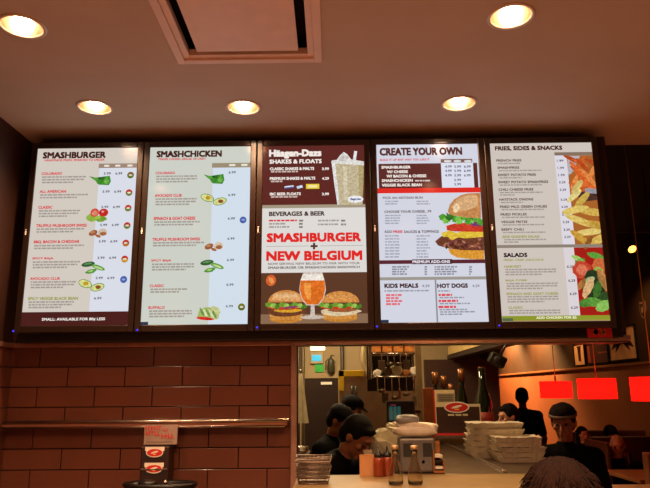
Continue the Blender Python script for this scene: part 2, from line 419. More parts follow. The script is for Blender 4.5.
        if not white:
            for j in range(5): s.E(x0 + w_ * (.25 + .12 * j), y0 + h * (.17 + .03 * (j % 2)), w_ * .07, h * .06, '#edbd86', L + 8)
        else:
            for j in range(10): s.E(x0 + w_ * (.2 + .065 * j), y0 + h * (.15 + .05 * (j % 3)), w_ * .014, h * .012, '#f3d9a8', L + 8)
    def badge(s, x, y, c1, c2, L=4, r=3.5):
        s.E(x, y, r, r * 1.02, c1, L); s.E(x, y, r * .92, r * .92, c2, L + 1, 0, 0, 16, PI, 2 * PI); s.E(x, y, r * .5, r * .28, '#e9e0c8' if c1 != '#4a63ad' else '#8fa4d8', L + 2)

RED, OLV, DK, GR = '#d4313a', '#93973a', '#46231f', '#a0978f'
DISP = {}
# ---- display 1
s = Disp(0, '#d3cac0'); DISP[0] = s
s.R(.63, 1, 165, 312, '#d9dde8', 1); s.R(.62, 1, 164, 168.4, '#9c8472', 2); s.R(0, 1, 311.8, 328, '#4b1f1c', 2)
for u in (.7, .81, .93): s.R(u - .025, u + .025, 165.3, 167.2, '#e9e2da', 3)
s.T('SMASHBURGER', 42.7, 105.8, 152.2, 158.4, DK, bold=.035); s.T('HANDMADE FRESH. SMASHED TO ORDER', 44.5, 104.6, 159.3, 161.2, RED)
for tx, xa, xb, ya, yb, n, e, c in [('COLORADO', 41.5, 62, 172.4, 175, 3, 86, RED), ('ALL AMERICAN', 39.6, 66, 190.3, 192.9, 2, 88, RED), ('CLASSIC', 38.2, 52.4, 206, 208.8, 3, 80, RED),
        ('TRUFFLE MUSHROOM SWISS', 36, 86.7, 224.3, 227.1, 2, 84, RED), ('BBQ, BACON & CHEDDAR', 33.7, 79.4, 240.5, 243.6, 2, 84, RED), ('SPICY BAJA', 32.2, 53.3, 257.4, 260, 3, 80, RED),
        ('AVOCADO CLUB', 30.2, 59.7, 277.4, 280, 3, 76, RED), ('SPICY VEGGIE BLACK BEAN', 28, 78, 297.2, 300, 3, 74, OLV)]:
    s.T(tx, xa, xb, ya, yb, c, bold=.02)
    for k in range(n): s.bars(xa + .6, e - (9 if k == n - 1 else 0) - k * 2, yb + 2.2 + 2.7 * k, 1.0, GR)
s.T('SMALL: AVAILABLE FOR 80¢ LESS', 41.7, 105, 318, 321.2, '#efe6e0')
for y_, xo in ((173.5, 0), (191.6, -1.2), (207, -2.4), (225, -3.6), (241.4, -5), (257.8, -6.2), (278, -8)):
    s.T('5.99', 103.7 + xo, 110.8 + xo, y_ - 1.2, y_ + 1.2, '#5a5560'); s.T('6.99', 115.3 + xo, 122.4 + xo, y_ - 1.2, y_ + 1.2, '#5a5560')
s.T('6.99', 94, 101.5, 297, 299.5, '#5a5560')
for x_, y_, a, c in ((130.6, 175.2, '#7a5a18', '#5f7a20'), (129.1, 192.7, '#c8352a', '#5d8a3a'), (128.2, 208.2, '#c8352a', '#5d8a3a'), (127.2, 225.6, '#c8352a', '#5d8a3a'), (125.9, 243.1, '#c8352a', '#c07028'), (124.8, 259.1, '#c8352a', '#c8a028'), (123.7, 279.5, '#4a63ad', '#4a63ad')): s.badge(x_, y_, a, c)
s.jalapeno(100, 180.5, 22, 9.5); s.tomato(97.5, 214.8, 22, 14); s.mushroom(98, 232.5, 19, 10); s.cucumber(93.5, 267.5, 24, 13); s.avocado(92.3, 285.5, 26, 12)
# ---- display 2
s = Disp(1, '#ccd0c6'); DISP[1] = s
s.R(.63, 1, 165, 328, '#d2dfeb', 1); s.R(.62, 1, 163.4, 168, '#9c8c72', 2)
for u in (.82, .94): s.R(u - .03, u + .03, 164.6, 166.6, '#e6e6da', 3)
s.T('SMASHCHICKEN', 156.5, 221.8, 151, 157.2, DK, bold=.035); s.T('TENDER CHICKEN. GRILLED OR CRISPY', 158, 206, 158.2, 160.1, RED)
for tx, xa, xb, ya, yb, n, e in [('COLORADO', 155.5, 175, 171.8, 174.3, 3, 197), ('AVOCADO CLUB', 154.8, 181.7, 194.2, 197, 3, 197), ('SPINACH & GOAT CHEESE', 153.5, 195.3, 217, 220, 2, 201),
        ('TRUFFLE MUSHROOM SWISS', 152.2, 200, 238, 240.8, 2, 204), ('SPICY BAJA', 151.2, 171.2, 259.5, 262.2, 3, 194), ('CLASSIC', 149.6, 163.9, 284.5, 287.2, 2, 187), ('BUFFALO', 148.4, 164.7, 306.2, 309, 3, 192)]:
    s.T(tx, xa, xb, ya, yb, RED, bold=.02)
    for k in range(n): s.bars(xa + .8, e - (8 if k == n - 1 else 0), yb + 2.2 + 2.7 * k, 1.0, GR)
for y_, xo in ((172.4, 0), (195, -.4), (218.5, -.8), (238.6, -1.2), (260, -1.7), (284.7, -2.3), (306.2, -2.8)): s.T('6.99', 228.6 + xo, 235.8 + xo, y_ - 1.2, y_ + 1.2, '#5a6068')
s.badge(243.1, 220, '#4a63ad', '#4a63ad'); s.badge(241.6, 307, '#7a7a18', '#5f6a20')
s.jalapeno(214, 179, 21, 10); s.avocado(214.6, 199.7, 26.5, 12); s.mushroom(213.8, 246, 19, 10); s.cucumber(212.3, 266, 24, 13.5); s.celery(208, 313.5, 24, 15.5)
s.R(0, .07, 321.5, 325.3, '#27344a', 3)
# ---- display 3
s = Disp(2, '#dedad6'); DISP[2] = s
s.R(0, 1, 144, 204.7, '#5d2723', 1); s.R(0, 1, 204.7, 208, '#a39680', 2); s.R(0, 1, 272.6, 326, '#5c3a28', 1); s.R(0, 1, 314, 326, '#8a6a50', 2)
Wt = '#f0e6de'
s.T('Häagen-Dazs', 269, 321.5, 149.8, 158.6, Wt, bold=.03); s.T('SHAKES & FLOATS', 269.4, 321.7, 159.6, 163.6, Wt, bold=.03)
for tx, xb, y_, p in (('CLASSIC SHAKES & MALTS', 314.2, 167.5, '3.99'), ('PREMIUM SHAKES & MALTS', 315.3, 177.2, '4.29'), ('IBC BEER FLOATS', 300.8, 192.7, '3.99')):
    s.T(tx, 269.8, xb, y_, y_ + 2.7, Wt, bold=.03); s.T(p, 322, 329, y_, y_ + 2.7, Wt, bold=.03)
    s.bars(271, 298 if y_ != 177.2 else 283, y_ + 4.3, 1.1, '#c9b2a8')
s.Pg([(284.5, 186.4), (293.5, 185.2), (293.9, 187.6), (284.9, 188.9)], '#dfe4f2', 3); s.Pg([(285, 187.6), (293.8, 186.7), (293.9, 187.6), (285, 188.9)], '#3c53a5', 4)
s.Pg([(296.3, 186.5), (302, 185), (303, 187.5), (297.5, 189)], '#cdd8ee', 3); s.R(.425, .555, 184, 188.9, '#e8cc3c', 3); s.R(.445, .535, 185.3, 187.6, '#f3e9a8', 4)
# milkshake
s.Pg([(331.4, 161.2), (363.9, 162.2), (363.2, 180), (362.6, 204.7), (337.4, 204.7), (334.4, 185)], '#c6b896', 3)
s.Pg([(331.4, 161.2), (335, 161.4), (339.6, 204.7), (337.4, 204.7), (334.4, 185)], '#e8e6e4', 4)
s.Pg([(358.5, 165), (363.8, 165), (363.4, 185), (362.8, 198), (359, 198)], '#b7a673', 4); s.Pg([(343, 166), (347, 166), (347.5, 200), (344, 200)], '#d8cdb0', 4)
s.Pg([(354.2, 151), (357.2, 151.3), (355.6, 162), (352.6, 162)], '#e9e9ee', 4)
s.Pg([(331.2, 163.4), (332, 160.4), (336.5, 160), (340, 155.5), (343.7, 152), (347.5, 154.5), (351, 159.4), (363.9, 161.5), (363.9, 165.4)], '#e4e0dc', 5)
s.E(343.5, 158.6, 5, 3, '#cfc9c4', 6, .3); s.E(355.5, 199.3, 8, 3.8, '#eef0f4', 5); s.T('Häagen-Dazs', 350, 361, 198, 200.8, '#3b3f7c', L=7)
s.T('BEVERAGES & BEER', 269, 324.7, 211.7, 216, '#4d3a34', bold=.03)
for k, (a, c) in enumerate(((297, 340), (286, 338), (290, 335))):
    s.bars(269, a, 220.7 + 3.2 * k, 1.1, RED if k == 0 else '#a29a94', seed=k); s.bars(299, 304, 220.7 + 3.2 * k, 1.3, '#8a827c'); 
    if k < 2: s.bars(318, c, 220.7 + 3.8 * k, 1.1, '#a29a94', seed=9); s.bars(341, 346, 220.7 + 3.8 * k, 1.3, '#8a827c')
s.T('SMASHBURGER', 266.6, 361.3, 233.2, 242, '#de2a26', bold=.035); s.T('NEW BELGIUM', 266.2, 362.4, 251.2, 260.6, '#de2a26', bold=.035)
s.R(.04, .45, 245.8, 246.2, '#8f8883', 3); s.R(.56, .97, 245.8, 246.2, '#8f8883', 3); s.R(.467, .535, 245.2, 247.2, '#4a2a22', 3); s.R(.491, .511, 242.9, 249.5, '#4a2a22', 4)
s.T('NOW SERVING NEW BELGIUM TO PAIR WITH YOUR', 268, 359.8, 262.8, 264.7, '#7c726c'); s.T('SMASHBURGER OR SMASHCHICKEN SANDWICH', 268, 359.8, 266.6, 268.6, '#5f5048')
s.E(271, 280.4, 5, 5.6, '#d9622a', 3); s.E(271.3, 280.6, 2.2, 3.6, '#ef9a54', 4, .5)
s.burger(266, 306.6, 290, 322.6, False, 3); s.burger(319, 361.4, 291, 321.5, True, 3)
s.E(312.5, 317.3, 11.5, 2, '#c9b8a8', 13); s.Pg([(311, 302), (314.4, 302), (315, 316), (318, 317.5), (307, 317.5), (310.4, 316)], '#cdbfb4', 14)
s.Pg([(303.5, 272), (322, 272), (324.8, 281), (325.9, 290), (323.6, 299), (318.5, 305.5), (306.6, 305.5), (301.6, 299), (299.2, 290), (300.4, 281)], '#d9cbc0', 14)
s.Pg([(300.6, 280.5), (324.6, 280.5), (325.2, 290), (323, 298.4), (318, 304.6), (307, 304.6), (302.2, 298.4), (299.9, 290)], '#e2701e', 15)
s.Pg([(304, 283), (311, 283), (311, 300), (307, 299), (304, 292)], '#f09a44', 16); s.Pg([(302.6, 274.5), (322.8, 274.5), (324.5, 280.6), (300.7, 280.6)], '#efe6da', 16)
# ---- display 4
s = Disp(3, '#d3d5e2'); DISP[3] = s
s.T('CREATE YOUR OWN', 379.6, 462.4, 148, 155.4, '#5a2c28', bold=.03); s.T('BUILD IT UP ANY WAY YOU LIKE IT', 380, 429.6, 158.9, 160.8, RED)
s.R(.015, .985, 163.4, 188, '#5d2a26', 1); s.R(.63, .945, 162, 188, '#dcdfee', 2); s.R(.63, .94, 159.4, 163, '#7a5a50', 3)
for u in (.69, .785, .89): s.E(s.xl and (s.i * 0 + 378 + u * 101), 161.2, 4, 1.3, '#e2dfe2', 4)
for tx, xa, xb, ya in (('SMASHBURGER', 381.4, 410.7, 166), ('W/ CHEESE', 387, 408, 170.5), ('W/ BACON & CHEESE', 386.5, 426.4, 174.8), ('SMASHCHICKEN', 381.8, 412.8, 179.3), ('VEGGIE BLACK BEAN', 381.8, 422, 183.8)):
    s.T(tx, xa, xb, ya, ya + 2.7, Wt, bold=.03)
s.bars(415, 430, 180.8, 1, '#d9c8c0')
for k, y_ in enumerate((166.6, 170.9, 175.4, 180, 184.3)):
    for j, x_ in enumerate((445, 454.3, 464)):
        if k < 3 or j == 1: s.T(['4.99', '5.99', '6.99'][j], x_, x_ + 6.8, y_ - 1.2, y_ + 1.2, '#5c5a68')
s.R(0, 1, 188, 193, '#de2a22', 5)
s.T('PICK AN ARTISAN BUN', 382.9, 422.7, 196.8, 199, '#6a5a5c'); s.T('CHOOSE YOUR CHEESE, .79', 384.4, 431.3, 210.6, 213.2, '#5c4a4c')
s.T('ADD', 384.4, 392, 230.5, 233, '#5c4a4c'); s.T('FREE', 393, 402.6, 230.5, 233, RED, bold=.03); s.T('SAUCES & TOPPINGS', 404, 438.9, 230.5, 233, '#5c4a4c')
for ys in ((201.5, 204), (215.6, 218.2, 220.8, 223.4), (236, 239, 242, 245, 248, 251, 254, 257)):
    for y_ in ys: s.bars(385, 398 + (y_ % 3), y_, .9, '#a3a3b2'); s.bars(416.5, 430 - (y_ % 4), y_, .9, '#a3a3b2')
s.R(0, 1, 260, 263.8, '#5a2530', 9); s.R(.31, .69, 259.4, 264.2, '#45202c', 10); s.T('PREMIUM ADD-ONS', 412.4, 450, 260.5, 263.3, '#e2dbe6', L=12, bold=.03)
for k in range(4):
    y_ = 267 + 2.4 * k; s.bars(392, 405 + 2 * (k % 2) + 4 * (k == 0), y_, 1, '#8d8d9c'); s.bars(424.5, 427, y_, 1, '#8d8d9c'); s.bars(434.5, 457 - 3 * (k % 2), y_, 1, '#8d8d9c'); s.bars(469, 472, y_, 1, '#8d8d9c')
s.R(0, 1, 277, 280, '#9d988e', 9); s.R(.515, .53, 280, 326, '#8f8f96', 8)
s.T('KIDS MEALS', 384.4, 418.4, 283.6, 288, '#45282a', bold=.035); s.T('4.29', 422, 429.6, 284.6, 287.2, '#80808c'); s.T('HOT DOGS', 437.2, 468, 283.6, 288, '#45282a', bold=.035); s.T('4.29', 472.3, 479.6, 284.6, 287.2, '#80808c')
s.bars(384.4, 430, 291, .9, '#9a9aa6'); s.bars(438, 450, 291, .9, '#9a9aa6')
for k in range(4): s.bars(386, 402 - (k % 2) * 2, 295.2 + 3 * k, 1.3, '#e0707a')
for y_, e in ((295, 452), (301, 458), (307, 456)): s.bars(438.5, e, y_, 1.4, '#dc4a50'); s.bars(439.5, e + 12, y_ + 2.7, .9, '#9a9aa6'); 
s.bars(440, 475, 312, .9, '#9a9aa6'); s.bars(440, 462, 314.4, .9, '#9a9aa6'); s.R(0, .07, 319.5, 323, '#27344a', 3)
# big burger picture
s.Pg([(448, 249), (484, 249), (484, 259.4), (470, 259.2), (457, 257.6), (450.5, 254)], '#e09a34', 4)
s.Pg([(435, 241.5), (441, 236.5), (450, 234), (484, 235), (484, 250.5), (462, 250.2), (446, 248), (438, 245.5)], '#6e3a26', 5)
for k in range(26):
    r_ = random.Random(k); s.E(441 + r_.random() * 40, 238 + r_.random() * 10, 1.6 + r_.random() * 1.6, .9 + r_.random() * .7, ['#9c5c3e', '#4e2418', '#b4775a', '#7a3040'][k % 4], 6, r_.random() * 3)
s.Pg([(441, 233), (450, 230.5), (456, 233), (462, 231.5), (484, 231), (484, 237), (466, 238.5), (458, 237.4), (452, 240.5), (448, 237), (443, 237)], '#e4c23c', 7)
s.Pg([(446, 226), (455, 223.5), (484, 222), (484, 232), (455, 231.6), (447, 230.4)], '#cf3a24', 8); s.Pg([(467, 221), (484, 222), (484, 226.4), (472, 226)], '#7e3a78', 9)
for k in range(13): s.E(443 + 3.1 * k, 217.5 + 2.6 * math.sin(k * 1.7) + .18 * k, 4, 3.5, ['#4b9a2c', '#7cc24a', '#2f7420', '#63ad3a'][k % 4], 10 + k % 3, k, .25, seed=k)
s.Pg([(447.5, 212), (449.5, 205), (454, 199.5), (461, 195.3), (468, 193.6), (480, 193.2), (481, 218), (470, 218.2), (458, 216.5), (450, 214.8)], '#c98a52', 13)
s.Pg([(451, 208), (455, 201.5), (461, 197.6), (468, 195.6), (477, 195.6), (478, 206), (466, 211), (455, 211)], '#dcae7c', 14); s.E(456, 208.5, 3, 5, '#efd0a4', 15, -.4)
# ---- display 5
s = Disp(4, '#cfc4bb'); DISP[4] = s
s.T('FRIES, SIDES & SNACKS', 495, 562.5, 146.3, 150.9, DK, bold=.03)
s.R(.628, .745, 155, 245, '#dcd8e2', 1); s.R(.628, 1, 152.6, 155.8, '#85705f', 6)
F5 = [('FRENCH FRIES', 496.3, 521.5, 159.4, 0), ('SMASHFRIES', 497.4, 519.3, 166.6, 1), ('SWEET POTATO FRIES', 497.9, 536, 173.8, 0), ('SWEET POTATO SMASHFRIES', 498.3, 548.2, 181, 1), ('CHILI CHEESE FRIES', 498.5, 533.5, 188.5, 2),
      ('HAYSTACK ONIONS', 499.2, 533.3, 198.4, 0), ('FRIED MILD GREEN CHILIES', 499.9, 547, 205.6, 1), ('FRIED PICKLES', 500.6, 526.7, 213.3, 1), ('VEGGIE FRITES', 501.2, 527.4, 220.8, 1), ('BEEFY CHILI', 501.5, 523.8, 228.4, 1), ('SIDE GARDEN SALAD', 502.4, 539.8, 235.6, 2)]
for k, (tx, xa, xb, y_, n) in enumerate(F5):
    s.T(tx, xa, xb, y_, y_ + 2.3, OLV if k == 10 else '#57423c', bold=.02); s.bars(xa + 1.5, xa + (24 if n == 0 else 44), y_ + 4.2, .9, GR)
    if n == 2: s.bars(xa + 1.5, xa + 16, y_ + 6.6, .9, GR)
    if k < 10 or 1: s.T('1.99' if k < 3 else '3.29', 556.9 + (y_ - 159) * .095, 563.4 + (y_ - 159) * .095, y_ + .2, y_ + 2.5, '#5a5262')
s.R(.745, 1, 155.8, 245, '#a8622a', 2); s.Pg([(567, 156), (580, 156), (573, 172), (568, 176)], '#b9b2b6', 3)
rr = random.Random(5)
for k in range(20): s.E(570 + rr.random() * 26, 160 + rr.random() * 28, 8 + rr.random() * 4, 2.2, ['#cf5f22', '#e88a44', '#b84818', '#e06a2c'][k % 4], 4 + k % 3, rr.choice((-.9, -.5, .6, 1.1)))
s.Pg([(575, 193), (600, 190), (601, 200), (582, 202)], '#4a2c24', 7); s.Pg([(585, 188), (600, 189), (600, 194), (585, 193)], '#9c9aa4', 8)
for (x_, y_, a, b_, ro, c) in ((577, 187, 9, 3.2, .9, '#d8c070'), (574, 196, 10, 3, .7, '#e6d488'), (582, 200, 11, 3.4, .8, '#caa84c'), (575, 210, 14, 3.6, .2, '#e0c468'), (592, 212, 14, 4, -.15, '#d4ae50'), (580, 221, 16, 3.6, -.4, '#dcc066'), (596, 225, 13, 4, -.2, '#c89a3c'), (590, 232, 15, 3.4, .1, '#e4ca74'), (580, 238, 12, 3.4, -.7, '#c99a3a'), (598, 240, 12, 4, .5, '#dcb85a'), (588, 243, 8, 2.5, 1, '#8f5a24')):
    s.E(x_, y_, a, b_, c, 9 + int(y_) % 4, ro)
s.R(0, 1, 244.8, 247.8, '#8d8174', 14); s.R(.0, .73, 247.8, 321, '#cfc4bb', 1)
s.T('SALADS', 503.8, 527.4, 253, 257.2, '#2e1c1a', bold=.035); s.T('FRESH. CRISP. DELICIOUS', 503.8, 543.6, 259, 261, OLV)
for tx, xa, xb, y_, px_ in (('HARVEST', 504.4, 521.5, 265.5, 567), ('BAJA COBB', 505.6, 526.8, 279.5, 568.4), ('SPINACH AND GOAT CHEESE', 506.5, 558.3, 292.7, 569.7), ('CLASSIC', 508.3, 523, 306.5, 571)):
    s.T(tx, xa, xb, y_, y_ + 2.3, OLV, bold=.02); s.T('6.29', px_, px_ + 7, y_ - .1, y_ + 2.4, '#5a5262')
    for k in range(3 if y_ < 300 else 2): s.bars(xa + 1, xa + 52 - 14 * (k == 2), y_ + 4.2 + 2.5 * k, .9, GR)
s.R(.63, .73, 247.8, 316, '#dcd6de', 1)
s.R(.73, 1, 247.8, 317, '#a31e16', 2)
for (x_, y_, a, b_, ro, c) in ((580, 262, 6, 3, .5, '#4c8a2c'), (596, 256, 9, 3.2, -.3, '#5da03a'), (582, 270, 9.5, 9, 0, '#c8452a'), (582, 270, 6, 5.5, 0, '#df8060'), (600, 265, 8, 7, .3, '#cf6a3a'), (598, 272, 5, 5, 0, '#86b84a'), (578, 259, 7, 2.5, -.5, '#a4cc6a'),
        (590, 280, 5, 3, .4, '#cfe0a0'), (594, 285, 12, 15, 0, '#25351a'), (603, 280, 4.5, 12, .35, '#c98a4a'), (588, 288, 4, 11, -.5, '#dcb07a'), (597, 290, 4, 9, -.3, '#3e6c24'), (582, 284, 3, 7, -.7, '#b4763a'), (605, 297, 6, 5, 0, '#2c4a1c'), (592, 302, 9, 4.5, 0, '#5f9a3a'), (603, 306, 8, 5, .5, '#8cc05a'), (585, 303, 6, 4, .3, '#47802c')):
    s.E(x_, y_, a, b_, c, 3 + int(y_ / 8) % 8, ro, .08)
s.R(0, 1, 315.8, 320.3, '#8d972c', 14); s.T('ADD CHICKEN FOR $2', 536, 576.4, 316.6, 319.2, '#e8e6c0', L=16, bold=.03); s.R(0, 1, 320.3, 323.5, '#a98a54', 14); s.R(0, .1, 318, 321, '#55684a', 16)

DL_LAB = ['portrait menu display headed SMASHBURGER with eight burgers and vegetables', 'portrait menu display headed SMASHCHICKEN with seven chicken items',
          'portrait menu display with a milkshake on top and a beer between two burgers', 'portrait menu display headed CREATE YOUR OWN with one large burger',
          'portrait menu display headed FRIES, SIDES & SNACKS with fries and salad pictures']
for i in range(5):
    s = DISP[i]; t = thing('menu_display', DL_LAB[i], 'menu display', ((s.xl + s.xr) / 2, YS, ZB), 0, 'menu displays over the kitchen opening')
    off = Vector(t.location)
    def rel(mb): 
        for v in mb.bm.verts: v.co -= off
        return mb
    b = MB(); g = .034; lo = .036
    b.box((s.xl - g, YS - .006, ZB - lo), (s.xl, YS + .05, ZT + g), M_bezel, bev=.004); b.box((s.xr, YS - .006, ZB - lo), (s.xr + g, YS + .05, ZT + g), M_bezel, bev=.004)
    b.box((s.xl, YS - .006, ZT), (s.xr, YS + .05, ZT + g), M_bezel, bev=.004); b.box((s.xl, YS - .006, ZB - lo), (s.xr, YS + .05, ZB), M_bezel, bev=.004)
    b.box((s.xl - .004, YS + .006, ZB - .004), (s.xr + .004, YS + .07, ZT + .004), M_black)
    rel(b).build('bezel', t)
    rel(s.b).build('screen', t, recalc=False)
    b = MB(); px, py = [(13, 331), (137, 330), (257, 327.5), (377, 326.5), (499.5, 325.5)][i]; p = PY(px, py, YS - .008)
    b.ball((p.x, YS - .006, p.z), (.0055, .003, .0055), mat('blue_power_light', '#1a1aff', emit='#3a38ff', es=.9)); rel(b).build('power_light', t)
    b = MB(); z = CAMZ + .86; b.box((s.xl - .024, YS - .009, z - .012), (s.xl - .017, YS - .005, z + .012), mat('grey_print', '#f0e8e0'), bev=.001)
    b.box((s.xl - .024, YS - .009, z + .016), (s.xl - .017, YS - .005, z + .022), mat('grey_print', '#f0e8e0'), bev=.001); rel(b).build('side_mark', t, recalc=True)

# red card with gold marks under the last display
b = MB(); a = PY(587, 328.5, YW - .11); c = PY(612.5, 337.5, YW - .11)
b.box((a.x, YW - .112, c.z), (c.x, YW - .103, a.z), M_red, bev=.001)
for k, ch in enumerate('13'):
    q = PY(594 + 7 * k, 334.6, YW - .114); b.text(ch, (q.x, YW - .1135, q.z), (.024, 0, 0), (0, 0, .028), M_gold, .05)
b.build('red_card', label='small red card with gold figures under the fries display', cat='sign')

# ================================================================ TILE WALL ITEMS
rz = PY(150, 424, YW - .06).z
t = thing('steel_rail', 'long stainless ledge rail fixed across the brown tiled wall', 'rail', ((XL + JX) / 2, YW, rz))
hw = (JX - XL) / 2 - .03
b = MB(); b.prism([(-hw, .02), (hw - .01, .02), (hw - .01, .009), (-hw, .009)], -.085, -.004, M_steel)
b.tube([(-hw, -.085, .014), (hw - .012, -.085, .014)], .010, M_steel, n=14); b.tube([(-hw, -.08, -.013), (hw - .03, -.08, -.013)], .0095, M_steel, n=14)
b.box((-hw, -.088, -.012), (hw - .02, -.082, .012), mat('ledge_face', '#94604a', rough=.35, metal=.45, var=.15, scale=6)); b.build('ledge', t)
for x in (-hw + .1, -.2, .3, hw - .06):
    b = MB(); b.box((x - .008, -.08, -.018), (x + .008, -.004, .01), M_steeld, bev=.002); b.build('bracket', t)
# paper notice clipped under the rail
nz0, nz1 = PY(160, 444.5, YW - .09).z, PY(160, 424.5, YW - .09).z; nx0, nx1 = PY(145, 430, YW - .09).x, PY(178, 430, YW - .09).x
t = thing('paper_notice', 'white paper notice with two lines of red capitals hanging from the rail', 'notice', ((nx0 + nx1) / 2, YW - .10, nz0))
wn, hn = nx1 - nx0, nz1 - nz0
b = MB()
for k in range(8):
    xa, xb = -wn / 2 + wn * k / 8, -wn / 2 + wn * (k + 1) / 8; f = lambda x: -.006 * math.sin((x / wn + .5) * PI)
    for (yo) in (0, .0008): b.face([(xa, f(xa) + yo, 0), (xb, f(xb) + yo, .002), (xb, f(xb) + yo, hn), (xa, f(xa) + yo, hn)], mat('dull_notice_paper', '#9c8478', rough=.8))
b.build('sheet', t, recalc=False)
b = MB(); y = -.0085; rn = random.Random(11)
def strokes(b, x0, x1, z0, z1, y, m, wd):
    # blurred capitals: upright strokes with short cross strokes
    n = max(3, int((x1 - x0) / wd)); st = (x1 - x0) / n
    for k in range(n):
        x = x0 + st * k; b.face([(x, y, z0), (x + st * .32, y, z0), (x + st * .32, y, z1), (x, y, z1)], m)
        zz = z0 + (z1 - z0) * rn.choice((0, .4, .78)); b.face([(x, y - .0002, zz), (x + st * .8, y - .0002, zz), (x + st * .8, y - .0002, zz + (z1 - z0) * .22), (x, y - .0002, zz + (z1 - z0) * .22)], m)
strokes(b, -wn * .46, wn * .04, hn * .72, hn * .94, y, M_red, .014); strokes(b, wn * .08, wn * .25, hn * .68, hn * .82, y, M_red, .014)
strokes(b, -wn * .44, 0, hn * .46, hn * .68, y, M_red, .014); strokes(b, wn * .03, wn * .42, hn * .32, hn * .56, y, M_red, .016)
strokes(b, -wn * .4, wn * .4, hn * .1, hn * .16, y, mat('label_ink', '#4a4034'), .012)
b.build('printed_words', t, recalc=False)
# dispenser with two oval stickers
dx, dz0, dz1 = PY(158, 465, YW - .05).x, PY(158, 482, YW - .12).z, PY(158, 446, YW - .12).z
t = thing('condiment_dispenser', 'narrow dark dispenser with two oval red stickers against the tiles', 'dispenser', (dx, YW - .07, 1.05))
b = MB(); b.box((-.075, -.055, 0), (.075, .06, dz1 - 1.05), mat('dark_dispenser', '#2c1712', rough=.4), bev=.008)
b.box((-.07, -.06, .17), (.07, -.052, .18), M_steeld, bev=.002); b.build('body', t)
def oval_logo(b, x, y, z, w_, h, white=True):
    fl = lambda rx, rz, dy, m, z0=0, rot=0: b.face([(x + rx * math.cos(a) * math.cos(rot) - rz * math.sin(a) * math.sin(rot), y - dy, z + z0 + rz * math.sin(a) * math.cos(rot) + rx * math.cos(a) * math.sin(rot)) for a in [2 * PI * k / 24 for k in range(24)]], m)
    fl(w_ / 2, h / 2, 0, M_paper); fl(w_ * .45, h * .4, .0006, M_red); fl(w_ * .22, h * .1, .0012, M_paper, h * .05, .25); fl(w_ * .1, h * .06, .0012, M_gold, -h * .18)
for pz in (452.5, 468.5):
    z = PY(158, pz, YW - .12).z - 1.05
    b = MB(); b.box((-.052, -.0575, z - .028), (.052, -.0552, z + .03), mat('sticker_black', '#1a1010')); b.box((-.05, -.0582, z + .008), (.05, -.0574, z + .029), M_paper); oval_logo(b, 0, -.0588, z, .09, .046); b.build('oval_sticker', t, recalc=False)
# black container at the bottom edge
p = PY(160, 486, YW - .2); t = thing('black_lid_tray', 'black crumpled tray top at the bottom of the tiled wall', 'tray', (p.x, p.y, 1.02))
b = MB(); hz = PY(160, 482, YW - .2).z - 1.02
b.lathe([(.12, 0), (.15, .02), (.175, hz - .03), (.19, hz - .012), (.185, hz), (.165, hz - .01), (.15, .03), (0, .025)], (0, 0, 0), M_black, n=28, sy=.5); b.build('tray_body', t)
b = MB(); b.ball((.03, -.02, hz), (.012, .012, .012), M_steel); b.ball((-.06, -.01, hz - .005), (.05, .03, .018), M_black); b.build('lid_knob', t)
b = MB(); b.box((XL + .02, YW - .55, .95), (JX - .02, YW - .006, 1.02), mat('dark_counter', '#2a1712', rough=.3), bev=.006); b.box((XL + .03, YW - .5, 0), (JX - .05, YW - .006, .95), M_wallbrown)
b.build('service_counter', label='dark back counter along the foot of the tiled wall', cat='counter')

# ================================================================ PASS COUNTER
LZ = 1.17
M_pale = mat('pale_stone', '#7c6440', rough=.35, var=.12, scale=8)
b = MB(); b.box((JX, 3.02, LZ - .04), (1.14, 3.66, LZ), M_pale, bev=.004); b.box((JX + .02, 3.12, 0), (1.12, 3.6, LZ - .04), M_wallbrown)
b.build('pass_counter', label='pale pass ledge running along the kitchen opening', cat='counter')
WX0 = .33
t = thing('steel_worktop', 'long steel worktop running back from the pass ledge', 'worktop', (1.0, 4.6, 0))
b = MB(); b.box((WX0 - .95, -.93, LZ - .045), (.4, .98, LZ - .001), M_steeld, bev=.004); b.build('top', t)
b = MB(); b.box((WX0 - .9, -.9, 0), (.37, .95, LZ - .045), M_wallbrown); b.build('base_cabinet', t)
b = MB(); b.box((-.075, -.9, LZ - .002), (-.045, .98, LZ + .014), M_steel, bev=.004); b.build('guide_rail', t)
SZ = PY(457, 434.5, 5.75).z
b = MB(); b.box((.75, 5.6, SZ - .03), (1.5, 6.3, SZ), M_steel, bev=.004); b.box((.78, 5.62, 0), (1.47, 6.25, SZ - .03), mat('shelf_front', '#a8906a', rough=.3, metal=.6), bev=.004)
b.build('raised_shelf', label='raised steel shelf under the bottle carton', cat='shelf')

# wood-lined box with logo: bottle carton
YC = 5.7
a = PY(433, 390, YC); c = PY(482, 434.5, YC); cw, ch = c.x - a.x, a.z - SZ
t = thing('bottle_carton', 'white and dark brown carton with an oval red logo on the raised shelf', 'carton', (a.x, YC, SZ))
M_card = mat('white_card', '#cdb890', rough=.7, var=.06); M_cbrown = mat('carton_brown', '#3a1e16', rough=.6)
b = MB(); b.box((0, 0, 0), (cw, .012, ch * .68), M_card, bev=.001); b.box((0, .0, ch * .68), (cw * .46, .012, ch), M_card); b.box((0, .2, 0), (cw, .212, ch * .6), M_card, bev=.001); b.box((0, .012, 0), (.012, .2, ch * .6), M_card, bev=.001); b.box((cw - .012, .012, 0), (cw, .2, ch * .6), M_card, bev=.001); b.box((.012, .012, 0), (cw - .012, .2, .012), M_card); b.build('carton_box', t)
b = MB(); b.box((.02, -.002, ch * .04), (cw - .01, .0, ch * .62), M_cbrown); b.box((.0, -.003, 0), (cw, .0, ch * .04), M_red)
